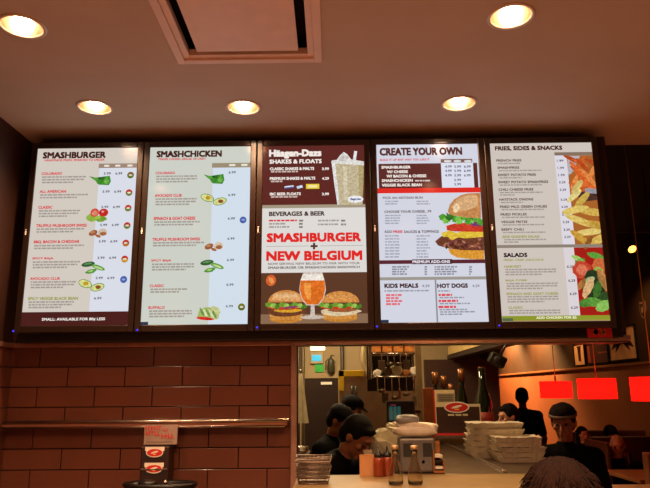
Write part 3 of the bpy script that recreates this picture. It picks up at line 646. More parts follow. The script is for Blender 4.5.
b.box((.0, -.003, 0), (.012, 0, ch), M_red); b.box((.03, -.002, ch * .74), (.18, 0, ch * .92), mat('grey_label', '#8a7a64'));
for k in range(3): b.box((.045, -.0035, ch * (.77 + .05 * k)), (.165, -.002, ch * (.785 + .05 * k)), mat('label_ink', '#4a4034'))
[b.box((cw * q0, -.003, ch * .42), (cw * q1, -.002, ch * .46), M_card) for q0, q1 in ((.3, .43), (.46, .58), (.61, .72))]; b.build('printed_front', t, recalc=False)
b = MB(); oval_logo(b, cw * .49, -.006, ch * .61, cw * .54, ch * .25); b.build('oval_logo', t, recalc=False)

# bottles
M_bott = mat('dark_green_glass', '#14180c', rough=.08, var=.2, coat=.5); M_foil = mat('bottle_foil', '#7a4a24', rough=.3, metal=.6); M_labelr = mat('bottle_label', '#8a2a1c', rough=.6)
def bottle(label, loc, s_=1.0, fat=1.0, grp='wine bottles beside the carton'):
    t = thing('wine_bottle', label, 'bottle', loc, 0, grp)
    P = [(0, 0), (.034, 0), (.039, .006), (.039, .10), (.036, .14), (.02, .2), (.0145, .23), (.0145, .31), (.0, .312)]
    b = MB(); b.lathe([(r * s_ * fat, h * s_) for r, h in P], (0, 0, 0), M_bott, n=24); b.build('glass_body', t)
    b = MB(); b.lathe([(.0155 * s_, .25 * s_), (.016 * s_, .25 * s_), (.016 * s_, .316 * s_), (0, .318 * s_)], (0, 0, 0), M_foil, n=18); b.build('foil_cap', t)
    b = MB(); b.lathe([(.0395 * s_ * fat, .03 * s_), (.0398 * s_ * fat, .03 * s_), (.0398 * s_ * fat, .095 * s_), (.0395 * s_ * fat, .095 * s_)], (0, 0, 0), M_labelr, n=24); b.build('paper_label', t)
    return t
def at_base(px, py, Z): p = PZ(px, py, Z); return p
bx = lambda px, Y: PY(px, 430, Y).x
pz_ = lambda px, py, Y: PY(px, py, Y).z
z = SZ + .013; Y = YC + .106; bottle('dark wine bottle with foil neck rising above the carton logo', (bx(464, Y), Y, z), (pz_(463, 369, Y) - z) / .316, .95)
Y = YC + .42; bottle('wide dark bottle behind the carton, closest to the orange wall', (bx(485, Y), Y, SZ), (pz_(484, 367, Y) - SZ) / .316, 1.2)
for px, top, lab in ((436, 372, 'thin bottle with wooden coloured neck at the carton corner'), (446, 376, 'short bottle with pale shoulder inside the carton above its grey label'), (454, 384, 'low round bottle between the carton corner and the tall bottle')):
    Y = YC + .09; z = SZ + .013; h = (pz_(px, top, Y) - z) / .316
    t_ = bottle(lab, (bx(px, Y) + (.012 if px == 436 else 0), Y + (.0 if px != 454 else .05), z), h, .55, 'bottles standing in the carton')

# stacked paper lined baskets
M_basket = mat('paper_lined_tray', '#c7b8a4', rough=.85, var=.12, scale=25, bump=.4)
def paper_tray(w_, d, h, seed):
    r = random.Random(seed); b = MB(); t = bmesh.new(); nx, ny = 14, 10
    vs = []
    for j in range(ny + 1):
        for i in range(nx + 1):
            u, v = i / nx * 2 - 1, j / ny * 2 - 1; e = max(abs(u), abs(v)); z = h * (.5 + .5 * e ** 4) + r.uniform(-.004, .004)
            vs.append((u * w_ / 2 * (1 + .02 * r.uniform(-1, 1)), v * d / 2 * (1 + .02 * r.uniform(-1, 1)), z))
    n = len(vs); lo = [(x * .9, y * .9, z * .0) for x, y, z in vs]
    fs = []
    for j in range(ny):
        for i in range(nx):
            a_ = j * (nx + 1) + i; fs.append((a_, a_ + 1, a_ + nx + 2, a_ + nx + 1)); fs.append((n + a_, n + a_ + nx + 1, n + a_ + nx + 2, n + a_ + 1))
    ed = [i for i in range(nx)] + [i * (nx + 1) + nx for i in range(ny)] + [ny * (nx + 1) + nx - i for i in range(nx)] + [(ny - i) * (nx + 1) for i in range(ny)]
    for k in range(len(ed)): p, q = ed[k], ed[(k + 1) % len(ed)]; fs.append((q, p, n + p, n + q))
    b._geo(vs + lo, fs, M_basket, smooth=False); return b
for (pxc, Y, ntr, w_, top, bot, where, gname) in ((494, 4.55, 6, .37, 423, 461, 'taller stack beside the carton', 'paper lined trays in the taller stack'), (515, 4.30, 5, .29, 437, 464, 'lower stack nearer the pass', 'paper lined trays in the lower stack')):
    z0 = LZ; ztop = pz_(pxc, top, Y - .1); step = (ztop - z0) / ntr
    protos = paper_tray(w_, .26, step * 1.02, 3).build('paper_tray', loc=(bx(pxc, Y), Y, z0))
    ords = ['bottom', 'second from the bottom of', 'third from the bottom of', 'fourth from the bottom of', 'fifth from the bottom of', 'topmost of']
    for k in range(ntr):
        o = protos if k == 0 else protos.copy()
        if k: C.objects.link(o); o.location = (bx(pxc, Y) + random.uniform(-.012, .012), Y + random.uniform(-.01, .01), z0 + step * k); o.rotation_euler = (0, 0, random.uniform(-.13, .13))
        wd = 'topmost tray of' if k == ntr - 1 else ('bottom tray of' if k == 0 else ['', 'second tray up in', 'third tray up in', 'fourth tray up in', 'fifth tray up in'][k])
        tag(o, 'white paper lined tray, %s the %s' % (wd, where), 'tray', gname)

# napkin dispenser with a bag on it
Y = 3.80; p = PY(417, 470, Y); z1 = pz_(417, 438, Y - .06)
t = thing('napkin_dispenser', 'grey metal napkin dispenser with dark front slots on the steel worktop', 'dispenser', (p.x, Y, LZ))
hh = z1 - LZ; M_gm = mat('grey_metal', '#77706c', rough=.4, metal=.4)
b = MB(); b.box((-.10, -.06, 0), (.10, .08, hh), M_gm, bev=.012); b.build('body', t)
for sx in (-1, 1): b = MB(); b.box((sx * .055 - .025, -.0635, hh * .45), (sx * .055 + .025, -.059, hh * .85), mat('slot_dark', '#2e2a28'), bev=.002); b.build('face_panel', t)
b = MB(); b.lathe([(0, 0), (.009, 0), (.009, .006), (0, .008)], (.03, -.06, hh * .3), M_black, axis='Y', n=14); b.build('lock', t)
def crumple(w_, d, h, m, seed, n=22, amp=.1):
    r = random.Random(seed); t = bmesh.new(); bmesh.ops.create_uvsphere(t, u_segments=n, v_segments=14, radius=1)
    ph = [(r.uniform(2, 6), r.uniform(2, 6), r.uniform(2, 6), r.uniform(0, 6)) for _ in range(5)]
    for v in t.verts:
        c_ = v.co.copy(); k = 1 + amp * sum(math.sin(a_ * c_.x + b_ * c_.y + cc * c_.z + d_) for a_, b_, cc, d_ in ph) / 2
        e = .6
        v.co = Vector((math.copysign(abs(c_.x) ** e, c_.x) * w_ / 2 * k, math.copysign(abs(c_.y) ** e, c_.y) * d / 2 * k, (math.copysign(abs(c_.z) ** .7, c_.z) * .5 + .5) * h * k))
    b = MB(); b.merge(t, m); return b
zt_ = LZ + hh
b = crumple(.24, .16, pz_(420, 423, Y) - zt_, M_paper, 4); b.build('paper_bag', loc=(p.x + .0, Y + .01, zt_ + .004), label='white paper bag lying on top of the napkin dispenser', cat='bag')
b = crumple(.13, .12, .055, mat('grey_cup_lid', '#85807c', rough=.4), 9, amp=.03); b.build('metal_bowl', loc=(PY(408, 440, 3.62).x, 3.62, z1 - .0), label='shallow grey bowl resting against the paper bag', cat='bowl')
bpy.data.objects['metal_bowl'].location = (PY(408, 440, Y).x, Y - .0, zt_ + .07)

# white crumpled plastic bag by the workers
pb = PY(386, 450, 4.3)
M_bag = mat('white_plastic_bag', '#c9bda0', rough=.5, var=.1, scale=10, bump=.3)
b = crumple(.2, .2, .25, M_bag, 14, amp=.14); b.build('plastic_bag', loc=(pb.x, 4.3, 1.1), label='crumpled white plastic bag standing behind the squeeze bottles', cat='bag')
b = crumple(.27, .2, .09, M_bag, 15, amp=.12); b.build('folded_cloth', loc=(PY(408, 430, 4.25).x, 4.32, pz_(402, 438, 4.3)), label='pale folded cloth over the top of the plastic bag', cat='cloth')
def papers(px, py, Y, w_, h, rz, lab, m, z=None):
    p = PY(px, py, Y); b = MB(); b.box((-w_ / 2, -.002, 0), (w_ / 2, .002, h), m, bev=.0005); b.box((-w_ / 2, -.002, 0), (w_ / 2, .05, .003), m)
    b.build('order_ticket', loc=(p.x, Y, z if z else LZ), label=lab, cat='paper').rotation_euler = (0, 0, rz)
M_tan = mat('tan_card', '#b77e4e', rough=.7)
papers(369, 470, 3.6, .10, .11, .1, 'tan printed card standing under the bent worker\'s face', M_tan)
papers(368, 455, 3.64, .045, .13, -.15, 'narrow grey ticket standing beside the worker\'s chin', mat('grey_card', '#94836c', rough=.7))
# squeeze bottles
def squeeze(label, loc):
    t = thing('squeeze_bottle', label, 'bottle', loc, 0, 'orange squeeze bottles by the worker')
    b = MB(); b.lathe([(0, 0), (.026, 0), (.028, .005), (.028, .085), (.022, .1), (0, .1)], (0, 0, 0), mat('orange_sauce', '#7c2e12', rough=.3, coat=.3), n=22); b.build('bottle_body', t)
    b = MB(); b.lathe([(.024, .098), (.024, .112), (.008, .125), (.004, .155), (0, .155)], (0, 0, 0), M_black, n=18); b.build('nozzle_cap', t); return t
q = squeeze('orange squeeze bottle beside the standing tan card', (PY(378.5, 470, 3.6).x, 3.58, LZ)); dup(q, (PY(387.5, 470, 3.6).x, 3.6, LZ), 0, 'orange squeeze bottle behind the first glass carafe')
# glass carafes
M_glass = mat('clear_glass', '#e8e0d0', rough=.03, trans=1.0, var=.02, ior=1.45)
def carafe(label, px):
    Y = 3.28; p = PY(px, 486, Y); top = pz_(px, 446, Y) - LZ
    t = thing('glass_carafe', label, 'bottle', (p.x, Y, LZ), 0, 'glass carafes on the pass ledge')
    k = top / .2
    O = [(0, 0), (.032, 0), (.036, .006), (.037, .03), (.033, .07), (.02, .115), (.0145, .15), (.0145, .185)]
    I = [(.0125, .185), (.0125, .15), (.018, .115), (.031, .07), (.035, .03), (.033, .009), (0, .007)]
    b = MB(); b.lathe([(r, h * k) for r, h in O + I], (0, 0, 0), M_glass, n=28); b.build('glass_body', t)
    b = MB(); b.lathe([(0, .18 * k), (.0165, .182 * k), (.018, .187 * k), (.018, .203 * k), (0, .205 * k)], (0, 0, 0), mat('carafe_cap', '#a08058', rough=.4, metal=.5), n=20); b.build('cap', t)
    return t
carafe('clear glass carafe with tan cap beside the squeeze bottles', 396); carafe('clear glass carafe with tan cap in front of the napkin dispenser', 415.5)
# serving baskets
t0 = None
bxp = PY(313.5, 480, 3.35)
def wire_basket():
    t = thing('serving_basket', '', 'basket', (bxp.x, 3.35, LZ), 0, 'stacked metal serving baskets')
    m = mat('dull_basket_metal', '#8a7668', rough=.35, metal=.8)
    b = MB(); w_, d, h = .085, .06, .035
    lp = lambda s_, z: [(sx * (w_ * s_), sy * (d * s_), z) for sx, sy in ((-1, -1), (1, -1), (1, 1), (-1, 1), (-1, -1))]
    b.tube(lp(1, h), .0032, m, n=8); b.build('rim', t)
    b = MB(); b.tube(lp(.88, .003), .002, m, n=6); b.tube(lp(.94, h / 2), .0015, m, n=6)
    for k in range(9):
        u = -1 + 2 * k / 8; b.tube([(u * w_, -d, h), (u * w_ * .88, -d * .88, .003), (u * w_ * .88, d * .88, .003), (u * w_, d, h)], .0013, m, n=5)
    for k in range(6): u = -1 + 2 * k / 5; b.tube([(-w_, u * d, h), (-w_ * .88, u * d * .88, .003), (w_ * .88, u * d * .88, .003), (w_, u * d, h)], .0013, m, n=5)
    b.build('wire_grid', t)
    b = MB(); b.box((-w_ * .8, -d * .8, .005), (w_ * .8, d * .8, .008), mat('basket_liner', '#6b4a3c')); b.build('liner', t)
    return t
wb = wire_basket()
for k, wd in enumerate(['lowest basket of the stack', 'second basket up', 'third basket up', 'fourth basket up', 'top basket of the stack']):
    lab = 'metal serving basket by the opening jamb, ' + wd
    if k == 0: wb['label'] = lab; wb.scale = (.95, .95, 1)
    else: dup(wb, (bxp.x + .003 * (-1) ** k, 3.35, LZ + .023 * k), .02 * (-1) ** k, lab, scale=(.95 + .02 * k, .95 + .02 * k, 1))

# ================================================================ KITCHEN
KB = 8.0; SX0 = 1.43
b = MB(); b.box((XL, KB, 0), (SX0, KB + .1, 3.3), M_cream); struct(b, 'wall_kitchen')
b = MB(); b.box((1.12, KB - .15, 0), (2.0, KB - .05, CAMZ + .345), M_wallbrown); struct(b, 'wall_partition')
b = MB(); b.box((-1.0, YB, 0), (-.9, KB, 3.3), M_cream); struct(b, 'wall_kitchen_side')
b = MB(); b.box((-1.0, YB, 3.0), (1.5, KB, 3.1), M_cream); struct(b, 'ceiling_kitchen')
# soffit running back on the dining side
SX = 1.42; sz = CAMZ + .40
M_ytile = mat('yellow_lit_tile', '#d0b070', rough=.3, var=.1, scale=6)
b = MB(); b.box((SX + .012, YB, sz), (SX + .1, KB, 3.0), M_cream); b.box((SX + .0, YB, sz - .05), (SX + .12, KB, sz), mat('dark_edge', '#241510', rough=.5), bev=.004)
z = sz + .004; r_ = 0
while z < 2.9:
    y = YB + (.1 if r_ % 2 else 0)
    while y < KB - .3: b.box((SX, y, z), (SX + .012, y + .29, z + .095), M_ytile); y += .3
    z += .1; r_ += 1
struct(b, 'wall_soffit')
# door
a = PY(305, 378.5, KB); c = PY(338, 378.5, KB)
b = MB(); b.box((a.x, KB - .05, 0), (c.x, KB - .002, a.z), mat('dark_door', '#2b1a14', rough=.4), bev=.004); door = struct(b, 'door_1')
b = MB(); ringrect(b, 0, 0, 0, 0, 0, 0, 0, M_cream) if 0 else None
b.box((a.x - .06, KB - .06, 0), (a.x, KB - .002, a.z + .06), M_cream, bev=.003); b.box((c.x, KB - .06, 0), (c.x + .04, KB - .002, a.z + .06), M_cream, bev=.003); b.box((a.x, KB - .06, a.z), (c.x, KB - .002, a.z + .06), M_cream, bev=.003); b.build('door_frame', door)
q0, q1 = PY(321, 382, KB), PY(332, 384.6, KB); b = MB(); b.box((q0.x, KB - .056, q1.z), (q1.x, KB - .05, q0.z), M_white, bev=.001); b.build('door_plate', door)
b = MB(); b.box((c.x - .1, KB - .09, 1.0), (c.x - .07, KB - .05, 1.15), M_steel, bev=.006); b.build('door_handle', door)
def plate(px0, py0, px1, py1, Y, m, th=.02, bev=.003, b=None):
    a, c = PY(px0, py0, Y), PY(px1, py1, Y); b = b or MB(); b.box((a.x, Y - th, c.z), (c.x, Y, a.z), m, bev=bev); return b
t = thing('wall_monitor', 'small grey wall monitor showing a bright cyan screen above the dark door', 'monitor', PY(316, 362, KB))
def relb(b, t):
    for v in b.bm.verts: v.co -= Vector(t.location)
    return b
relb(plate(310.5, 352.5, 323, 363.5, KB - .01, mat('monitor_shell', '#a89a80')), t).build('shell', t)
relb(plate(312, 355, 321.2, 361, KB - .031, scr('#58d8ee'), th=.002, bev=0), t).build('screen', t)
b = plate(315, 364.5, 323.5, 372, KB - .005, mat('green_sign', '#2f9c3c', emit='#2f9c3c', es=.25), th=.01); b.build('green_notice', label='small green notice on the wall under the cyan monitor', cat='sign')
t = thing('kitchen_ceiling_light', 'short white ceiling light tube above the cyan monitor', 'ceiling light', PY(318, 350, KB - .8))
relb(plate(310.5, 346.2, 325, 350.3, KB - .8, mat('light_tube', '#fff4da', emit='#fff0d0', es=2.5), th=.1, bev=.01), t).build('diffuser', t)
a = PY(318, 346, KB - .85); b = MB(); b.tube([(a.x - .05, a.y, a.z - .0), (a.x - .05, a.y, 3.0)], .005, M_steel); b.tube([(a.x + .05, a.y, a.z), (a.x + .05, a.y, 3.0)], .005, M_steel); relb(b, t).build('hanger', t)
# wall telephone shape
a = PY(331, 365, KB - .06); t = thing('wall_extinguisher', 'dark rounded canister hanging on the wall right of the green notice', 'canister', (a.x, KB - .07, a.z - .1))
t['label'] = 'dark rounded canister hanging on the wall beside the green notice'
b = MB(); b.lathe([(0, 0), (.035, 0), (.045, .02), (.045, .13), (.03, .17), (.012, .185), (.012, .2), (0, .2)], (0, 0, 0), mat('canister_olive', '#3d3a28', rough=.4), n=22); b.build('tank', t)
b = MB(); b.tube([(0, -.01, .2), (0, -.02, .215), (.04, -.03, .21)], .006, M_black); b.tube([(0, 0, .19), (-.06, -.01, .15), (-.062, -.01, .04)], .006, M_black); b.build('hose', t)
# pipes on left of back wall
for k, (px, m_) in enumerate(((298.5, '#4a3a2a'), (303, '#5a4830'), (342, '#3a2c20'))):
    a = PY(px, 345, KB - .06); b = MB(); b.tube([(a.x, KB - .05, .2), (a.x, KB - .05, 2.95)], .022, mat('pipe_%d' % k, m_, rough=.4)); 
    b.build('wall_pipe', label=['dark vertical pipe at the kitchen corner closest to the jamb', 'brown vertical pipe beside the dark door frame', 'thin dark pipe between the door and the steel hood'][k], cat='pipe', group='vertical pipes on the kitchen wall')
# apron on hook
a = PY(300.5, 373, 7.4); t = thing('hanging_apron', 'pale apron hanging from a hook beside the jamb', 'apron', (a.x, 7.45, a.z))
b = MB(); n = 10; 
for k in range(n):
    u0, u1 = k / n, (k + 1) / n
    for j in range(8):
        v0, v1 = j / 8, (j + 1) / 8
        f = lambda u, v: ((u - .5) * (.04 + .14 * v), -.02 + .018 * math.sin(u * 14) * v, -.55 * v)
        b.face([f(u0, v0), f(u1, v0), f(u1, v1), f(u0, v1)], mat('apron_cloth', '#8a7a5c', rough=.9))
b.build('cloth', t, recalc=False); b = MB(); b.tube([(0, .5, .03), (0, .0, .03), (0, -.03, .01), (0, -.03, .04)], .006, M_steel); b.build('hook', t)
# steel cooler with yellow guard
a = PY(339, 371, 6.6); c = PY(420, 371, 6.6)
t = thing('steel_cooler', 'tall brown lit steel cabinet with a yellow edge guard behind the staff', 'cabinet', ((a.x + c.x) / 2, 6.9, 0))
W2 = (c.x - a.x) / 2; b = MB(); b.box((-W2, -.3, 0), (W2, .4, a.z), mat('cabinet_steel', '#8a6c54', rough=.45, metal=.3, var=.25, scale=5), bev=.006); b.build('body', t)
b = MB(); M_yel = mat('yellow_guard', '#c9a012', rough=.5); zt_ = a.z; zb_ = PY(341, 391, 6.6).z; w1 = PY(344, 380, 6.6).x - a.x; x2 = PY(364, 371, 6.6).x - a.x
b.box((-W2 - .004, -.31, zb_), (-W2 + w1, -.3, zt_ + .004), M_yel, bev=.002); b.box((-W2 - .004, -.31, zt_ - .055), (-W2 + x2, -.3, zt_ + .004), M_yel, bev=.002); b.build('edge_guard', t)
for k in (0, 1): b = MB(); x = -W2 + PY(352 + 4 * k, 390, 6.6).x - a.x; b.tube([(x, -.32, PY(350, 405, 6.6).z), (x, -.32, PY(350, 386, 6.6).z)], .01, M_black); b.build('handle', t)
# clear hanging plastic sheet
a = PY(368, 345, 6.3); b = MB(); n = 26
M_film = mat('clear_film', '#d8c898', rough=.25, trans=.5, alpha=.75, var=.1, bump=.4)
for k in range(n):
    u0, u1 = k / n, (k + 1) / n
    for j in range(10):
        v0, v1 = j / 10, (j + 1) / 10
        f = lambda u, v: ((u - .5) * (.11 + .1 * math.sin(v * PI)) + .05 * v, .02 * math.sin(u * 22 + v * 2) + (u - .5) ** 2 * .2, -.36 * v)
        b.face([f(u0, v0), f(u1, v0), f(u1, v1), f(u0, v1)], M_film, True)
b.tube([(0, 0, -.005), (0, 0, 3.0 - a.z - .04)], .004, M_steel, n=6)
b.build('plastic_sheet', loc=(a.x, 6.3, a.z + .04), recalc=False, label='clear crumpled plastic sheet hanging above the steel cabinet', cat='plastic sheet')
# overhead rack
RY = 5.7
xa, xb = PY(370, 360, RY).x, PY(414, 360, RY).x
z1_, z2_ = PY(390, 354.5, RY).z, PY(390, 377, RY).z
t = thing('overhead_rack', 'overhead wire rack crowded with utensils above the order screen', 'rack', ((xa + xb) / 2, RY, z2_))
hwx = (xb - xa) / 2
for z_ in (0, z1_ - z2_):
    b = MB(); 
    for y_ in (-.15, 0.15): b.tube([(-hwx, y_, z_), (hwx, y_, z_)], .006, M_steel, n=8)
    for k in range(15): x = -hwx + 2 * hwx * k / 14; b.tube([(x, -.15, z_), (x, .15, z_)], .003, M_steel, n=6)
    b.build('wire_shelf', t)
for sx in (-1, 1):
    for y_ in (-.15, .15): b = MB(); b.tube([(sx * hwx, y_, -.02), (sx * hwx, y_, 3.0 - z2_)], .009, M_steel); b.build('upright', t)
b = MB(); b.box((-hwx - .02, .17, -.12), (hwx + .02, .185, 3.0 - z2_), mat('rack_backdrop_dark', '#2c1d12', rough=.6)); b.build('added_dark_sheet', t)  # dark sheet added to darken the background behind the rack
M_crate = mat('orange_crate_wood', '#b5702c', rough=.6, var=.25, scale=16)  # orange wood, tone varied at random
cl = ['orange crate at the end of the rack over the plastic sheet', 'second orange crate along the rack top from the plastic sheet', 'third orange crate along the rack top from the plastic sheet', 'last orange crate on the rack top beside the post']
cwid = 2 * hwx / 4
for k in range(4):
    b = MB(); hc = .13; x = -cwid / 2 + .006; e = cwid / 2 - .006
    for j in range(3): b.box((x, -.1, .01 + j * .043), (e, -.088, .045 + j * .043), M_crate, bev=.002); b.box((x, .088, .01 + j * .043), (e, .1, .045 + j * .043), M_crate, bev=.002)
    for sx in (x, e - .01): b.box((sx, -.09, 0), (sx + .01, .09, hc), M_crate, bev=.002)
    b.box((x, -.09, .0), (e, .09, .01), M_crate)
    b.build('wooden_crate', loc=(xa + cwid * (k + .5), RY, z1_ + .007), label=cl[k], cat='crate', group='orange crates on the overhead rack')
# hanging ladles / spoons
def utensil(kind, loc, L, rz_, lab):
    t = thing('kitchen_ladle' if kind else 'kitchen_spatula', lab, 'utensil', loc, rz_, 'utensils hanging under the rack')
    b = MB(); b.tube([(0, 0, 0), (0, -.01, .012), (.0, 0, 0), (0, 0, -L * .5), (0, 0, -L)], .004, M_steel, n=8); b.build('handle', t)
    b = MB()
    if kind: b.lathe([(0, -.03), (.025, -.024), (.036, 0), (.034, 0), (.023, -.021), (0, -.027)], (.03, 0, -L), M_steeld, n=18)
    else: b.box((-.03, -.002, -L - .08), (.03, .002, -L), M_steeld, bev=.001)
    b.build('head', t); return t
ul = ['ladle hanging closest to the plastic sheet', 'flat spatula hanging second from the plastic sheet', 'ladle hanging at the middle of the rack', 'flat spatula hanging under the third crate', 'ladle hanging over the order screen', 'flat spatula hanging beside the post']
for k in range(6): utensil(k % 2 == 0, (xa + .05 + k * (2 * hwx - .08) / 5, RY - .16, z2_ - .005 + .0), .1 + .03 * (k % 3), .4 * k, 'steel ' + ul[k])
for k in range(5):
    utensil(k % 2 == 1, (xa + .09 + k * (2 * hwx - .12) / 5, RY - .16, z1_ - .006), .05 + .02 * (k % 2), .7 * k, 'short steel ' + ['spatula', 'ladle'][k % 2] + ' under the crate shelf, ' + ['closest to the plastic sheet', 'second from the plastic sheet', 'in the middle', 'fourth from the plastic sheet', 'closest to the post'][k])
# pans and rolls on the lower shelf
for k in range(5):
    r = random.Random(k); rad = .03 + .01 * (k % 3); ln = .2
    b = MB(); b.lathe([(rad * .6, -ln / 2), (rad, -ln / 2), (rad, ln / 2), (rad * .6, ln / 2)], (0, 0, rad), [M_paper, M_steeld, M_bag, M_wood, M_paper][k], axis='Y', n=20)
    b.build('paper_roll', loc=(xa + .06 + k * .08, RY, z2_ + .005), label='%s roll lying on the lower rack shelf, %s' % (['white paper', 'grey metal', 'cream plastic', 'brown', 'small white'][k], ['closest to the plastic sheet', 'second from the sheet', 'in the middle', 'fourth from the sheet', 'closest to the post'][k]), cat='roll', group='rolls on the lower rack shelf')
# post
p_ = PY(427, 388, 5.0); b = MB(); b.box((-.038, 0, 0), (.038, .02, p_.z - LZ), mat('orange_board', '#a85a2c', rough=.6, var=.25, scale=8), bev=.003); b.build('orange_stand_in_board', loc=(p_.x, 4.95, LZ), label='narrow orange brown board added for the bright orange wall showing between the post and the carton', cat='board')  # added board: its orange stands in for a strip of bright wall
b = MB(); xp = PY(419.5, 390, 5.2).x; b.box((xp - .022, 5.18, 0), (xp + .022, 5.225, 2.98), mat('tan_post', '#7c6242', rough=.5), bev=.003); struct(b, 'trim_5')
# order screen on arm
Y = 5.0; a, c = PY(386.5, 401, Y), PY(415.5, 424, Y)
t = thing('order_screen', 'black order screen with teal rows hung from the post', 'monitor', ((a.x + c.x) / 2, Y, c.z))
w_, h_ = (c.x - a.x), a.z - c.z
b = MB(); b.box((-w_ / 2, 0, 0), (w_ / 2, .035, h_), M_black, bev=.005); b.build('shell', t)
b = MB(); b.box((-w_ / 2 + .012, -.0015, .012), (w_ / 2 - .012, .0, h_ - .012), mat('screen_glass', '#0c0c0c', rough=.1)); 
for k in range(3): b.box((-w_ / 2 + .02 + .03 * k, -.0025, .03), (-w_ / 2 + .044 + .03 * k, -.0015, h_ - .04), scr('#154540'))
b.box((-w_ / 2 + .03, -.0025, h_ - .035), (-w_ / 2 + .07, -.0015, h_ - .025), scr('#5a2030')); b.build('screen', t)
b = MB(); b.tube([(0, .03, h_ / 2), (0, .15, h_ / 2), (xp - t.location.x, .19, h_ / 2)], .012, M_black); b.build('arm', t)
# boxes at the kitchen worktop side: small white container stack
for k, (px, py, Y, m_, lab) in enumerate(((438, 458, 4.4, M_wood, 'small wooden caddy on the worktop beside the napkin dispenser'), )):
    p = PZ(px, 472, LZ); t = thing('ticket_caddy', lab, 'caddy', (p.x, p.y, LZ))
    b = MB(); b.box((-.03, -.05, 0), (.03, .05, .012), m_, bev=.002); b.box((-.03, -.05, .012), (-.024, .05, .12), m_, bev=.002); b.box((.024, -.05, .012), (.03, .05, .07), m_, bev=.002); b.box((-.024, .044, .012), (.024, .05, .16), m_, bev=.002); b.build('box', t)
    for j in range(3): b = MB(); b.box((-.02, -.045, .02 + .03 * j), (.022, .04, .035 + .03 * j), [M_paper, M_black, M_paper][j], bev=.002); b.build('packet', t)
# far left shelf in kitchen with stacked pans
p = PY(304, 448, 6.0); t = thing('side_shelf', 'low steel side shelf inside the kitchen by the jamb', 'shelf', (p.x - .1, 6.0, 0))
for z_ in (p.z - .06, .5): b = MB(); b.box((-.12, -.2, z_), (.2, .2, z_ + .02), M_steeld, bev=.003); b.build('shelf_board', t)
for sx in (-.11, .19):
    for sy in (-.19, .19): b = MB(); b.tube([(sx, sy, 0), (sx, sy, p.z)], .01, M_steel); b.build('leg', t)
for k in range(3):
    b = MB(); b.lathe([(0, 0), (.06, 0), (.08, .03), (.077, .03), (.058, .004), (0, .004)], (0, 0, 0), M_steel, n=24, sx=1.2); b.build('metal_pan', loc=(p.x - .05, 5.95, p.z - .04 + .014 * k), label='steel pan on the side shelf, ' + ['lowest', 'middle', 'uppermost'][k] + ' of three', cat='pan', group='pans on the side shelf')

# ================================================================ DINING ROOM
WXR = 4.2; TZ = CAMZ + .315
M_warm = mat('tan_dining_wall', '#8f5330', rough=.7, var=.08, scale=3)
M_upper = mat('dark_upper_wall', '#36200f', rough=.7, var=.15, scale=3)
b = MB(); b.box((WXR, 2.5, 0), (WXR + .15, 18.5, TZ), M_warm); b.box((WXR + .01, 2.5, TZ), (WXR + .15, 18.5, 3.9), M_upper); struct(b, 'wall_right')
b = MB(); b.box((XL, 18.4, 0), (WXR, 18.5, 3.9), M_upper); struct(b, 'wall_far')
b = MB(); b.box((-2, YB + .03, 3.8), (5, 18.5, 3.9), M_darkceil); struct(b, 'ceiling_dining')
b = MB(); b.box((WXR - .025, 2.5, TZ - .015), (WXR + .02, 18.4, TZ + .02), mat('rail_wood', '#8c5a3a', rough=.4), bev=.005); struct(b, 'trim_6')
# pictures on the side wall
def on_wall(px, py): return PX(px, py, WXR)
def picture(px0, px1, yb0, yt0, lab, deco, nm='framed_picture'):
    a, c = on_wall(px0, yb0), on_wall(px1, yb0); z0 = a.z; z1 = on_wall(px0, yt0).z; y0, y1 = sorted((a.y, c.y)); L = y1 - y0; H = z1 - z0
    t = thing(nm, lab, 'picture', (WXR + .01, (y0 + y1) / 2, z0), 0, 'pictures on the dining wall')
    fr = MB(); m_ = M_black
    for (p, q) in (((-.03, -L / 2, 0), (0, L / 2, .02)), ((-.03, -L / 2, H - .02), (0, L / 2, H)), ((-.03, -L / 2, 0), (0, -L / 2 + .02, H)), ((-.03, L / 2 - .02, 0), (0, L / 2, H))): fr.box(p, q, m_, bev=.003)
    fr.build('frame', t)
    b = MB(); b.box((-.015, -L / 2 + .01, .01), (-.005, L / 2 - .01, H - .01), deco[0]); b.build('print', t)
    b = MB(); x = -.0165
    for poly in deco[1]: b.face([(x, -(u - .5) * L, v * H) for u, v in poly], deco[2])
    b.build('printed_figure', t, recalc=False)
    return t
M_pt = mat('cream_print', '#e0b080', rough=.6); M_ink = mat('ink', '#2a120c')
ant = []
for k in range(7):
    a0 = PI * (.05 + .9 * k / 6); ln = .42 - .08 * (k % 2); ant.append([(.5 + .03 * math.cos(a0 + 1.57), .55 + .03 * math.sin(a0 + 1.57)), (.5 + .03 * math.cos(a0 - 1.57), .55 + .03 * math.sin(a0 - 1.57)), (.5 + ln * math.cos(a0) * .7, .55 - ln * abs(math.sin(a0)) * .4 + .05), (.5 + ln * math.cos(a0), .35 - .1 * (k % 2))])
ant.append([(.42, .75), (.58, .75), (.6, .5), (.4, .5)])
picture(611, 639, 362, 329, 'cream picture of a dark spidery figure high on the dining wall', (M_pt, ant, M_ink))
picture(575.5, 586.5, 366.5, 343.5, 'narrow cream picture with one dark vertical stroke', (M_pt, [[(.4, .2), (.6, .2), (.65, .8), (.35, .8)], [(.3, .8), (.7, .8), (.7, .86), (.3, .86)]], M_ink))
picture(588, 610, 365, 343, 'dark reddish picture between the two cream ones', (mat('dark_print', '#45180f'), [[(.05, .1), (.2, .1), (.15, .9), (.05, .85)], [(.55, .45), (.95, .45), (.95, .52), (.55, .52)]], mat('dull_red_print', '#8a3a26')))
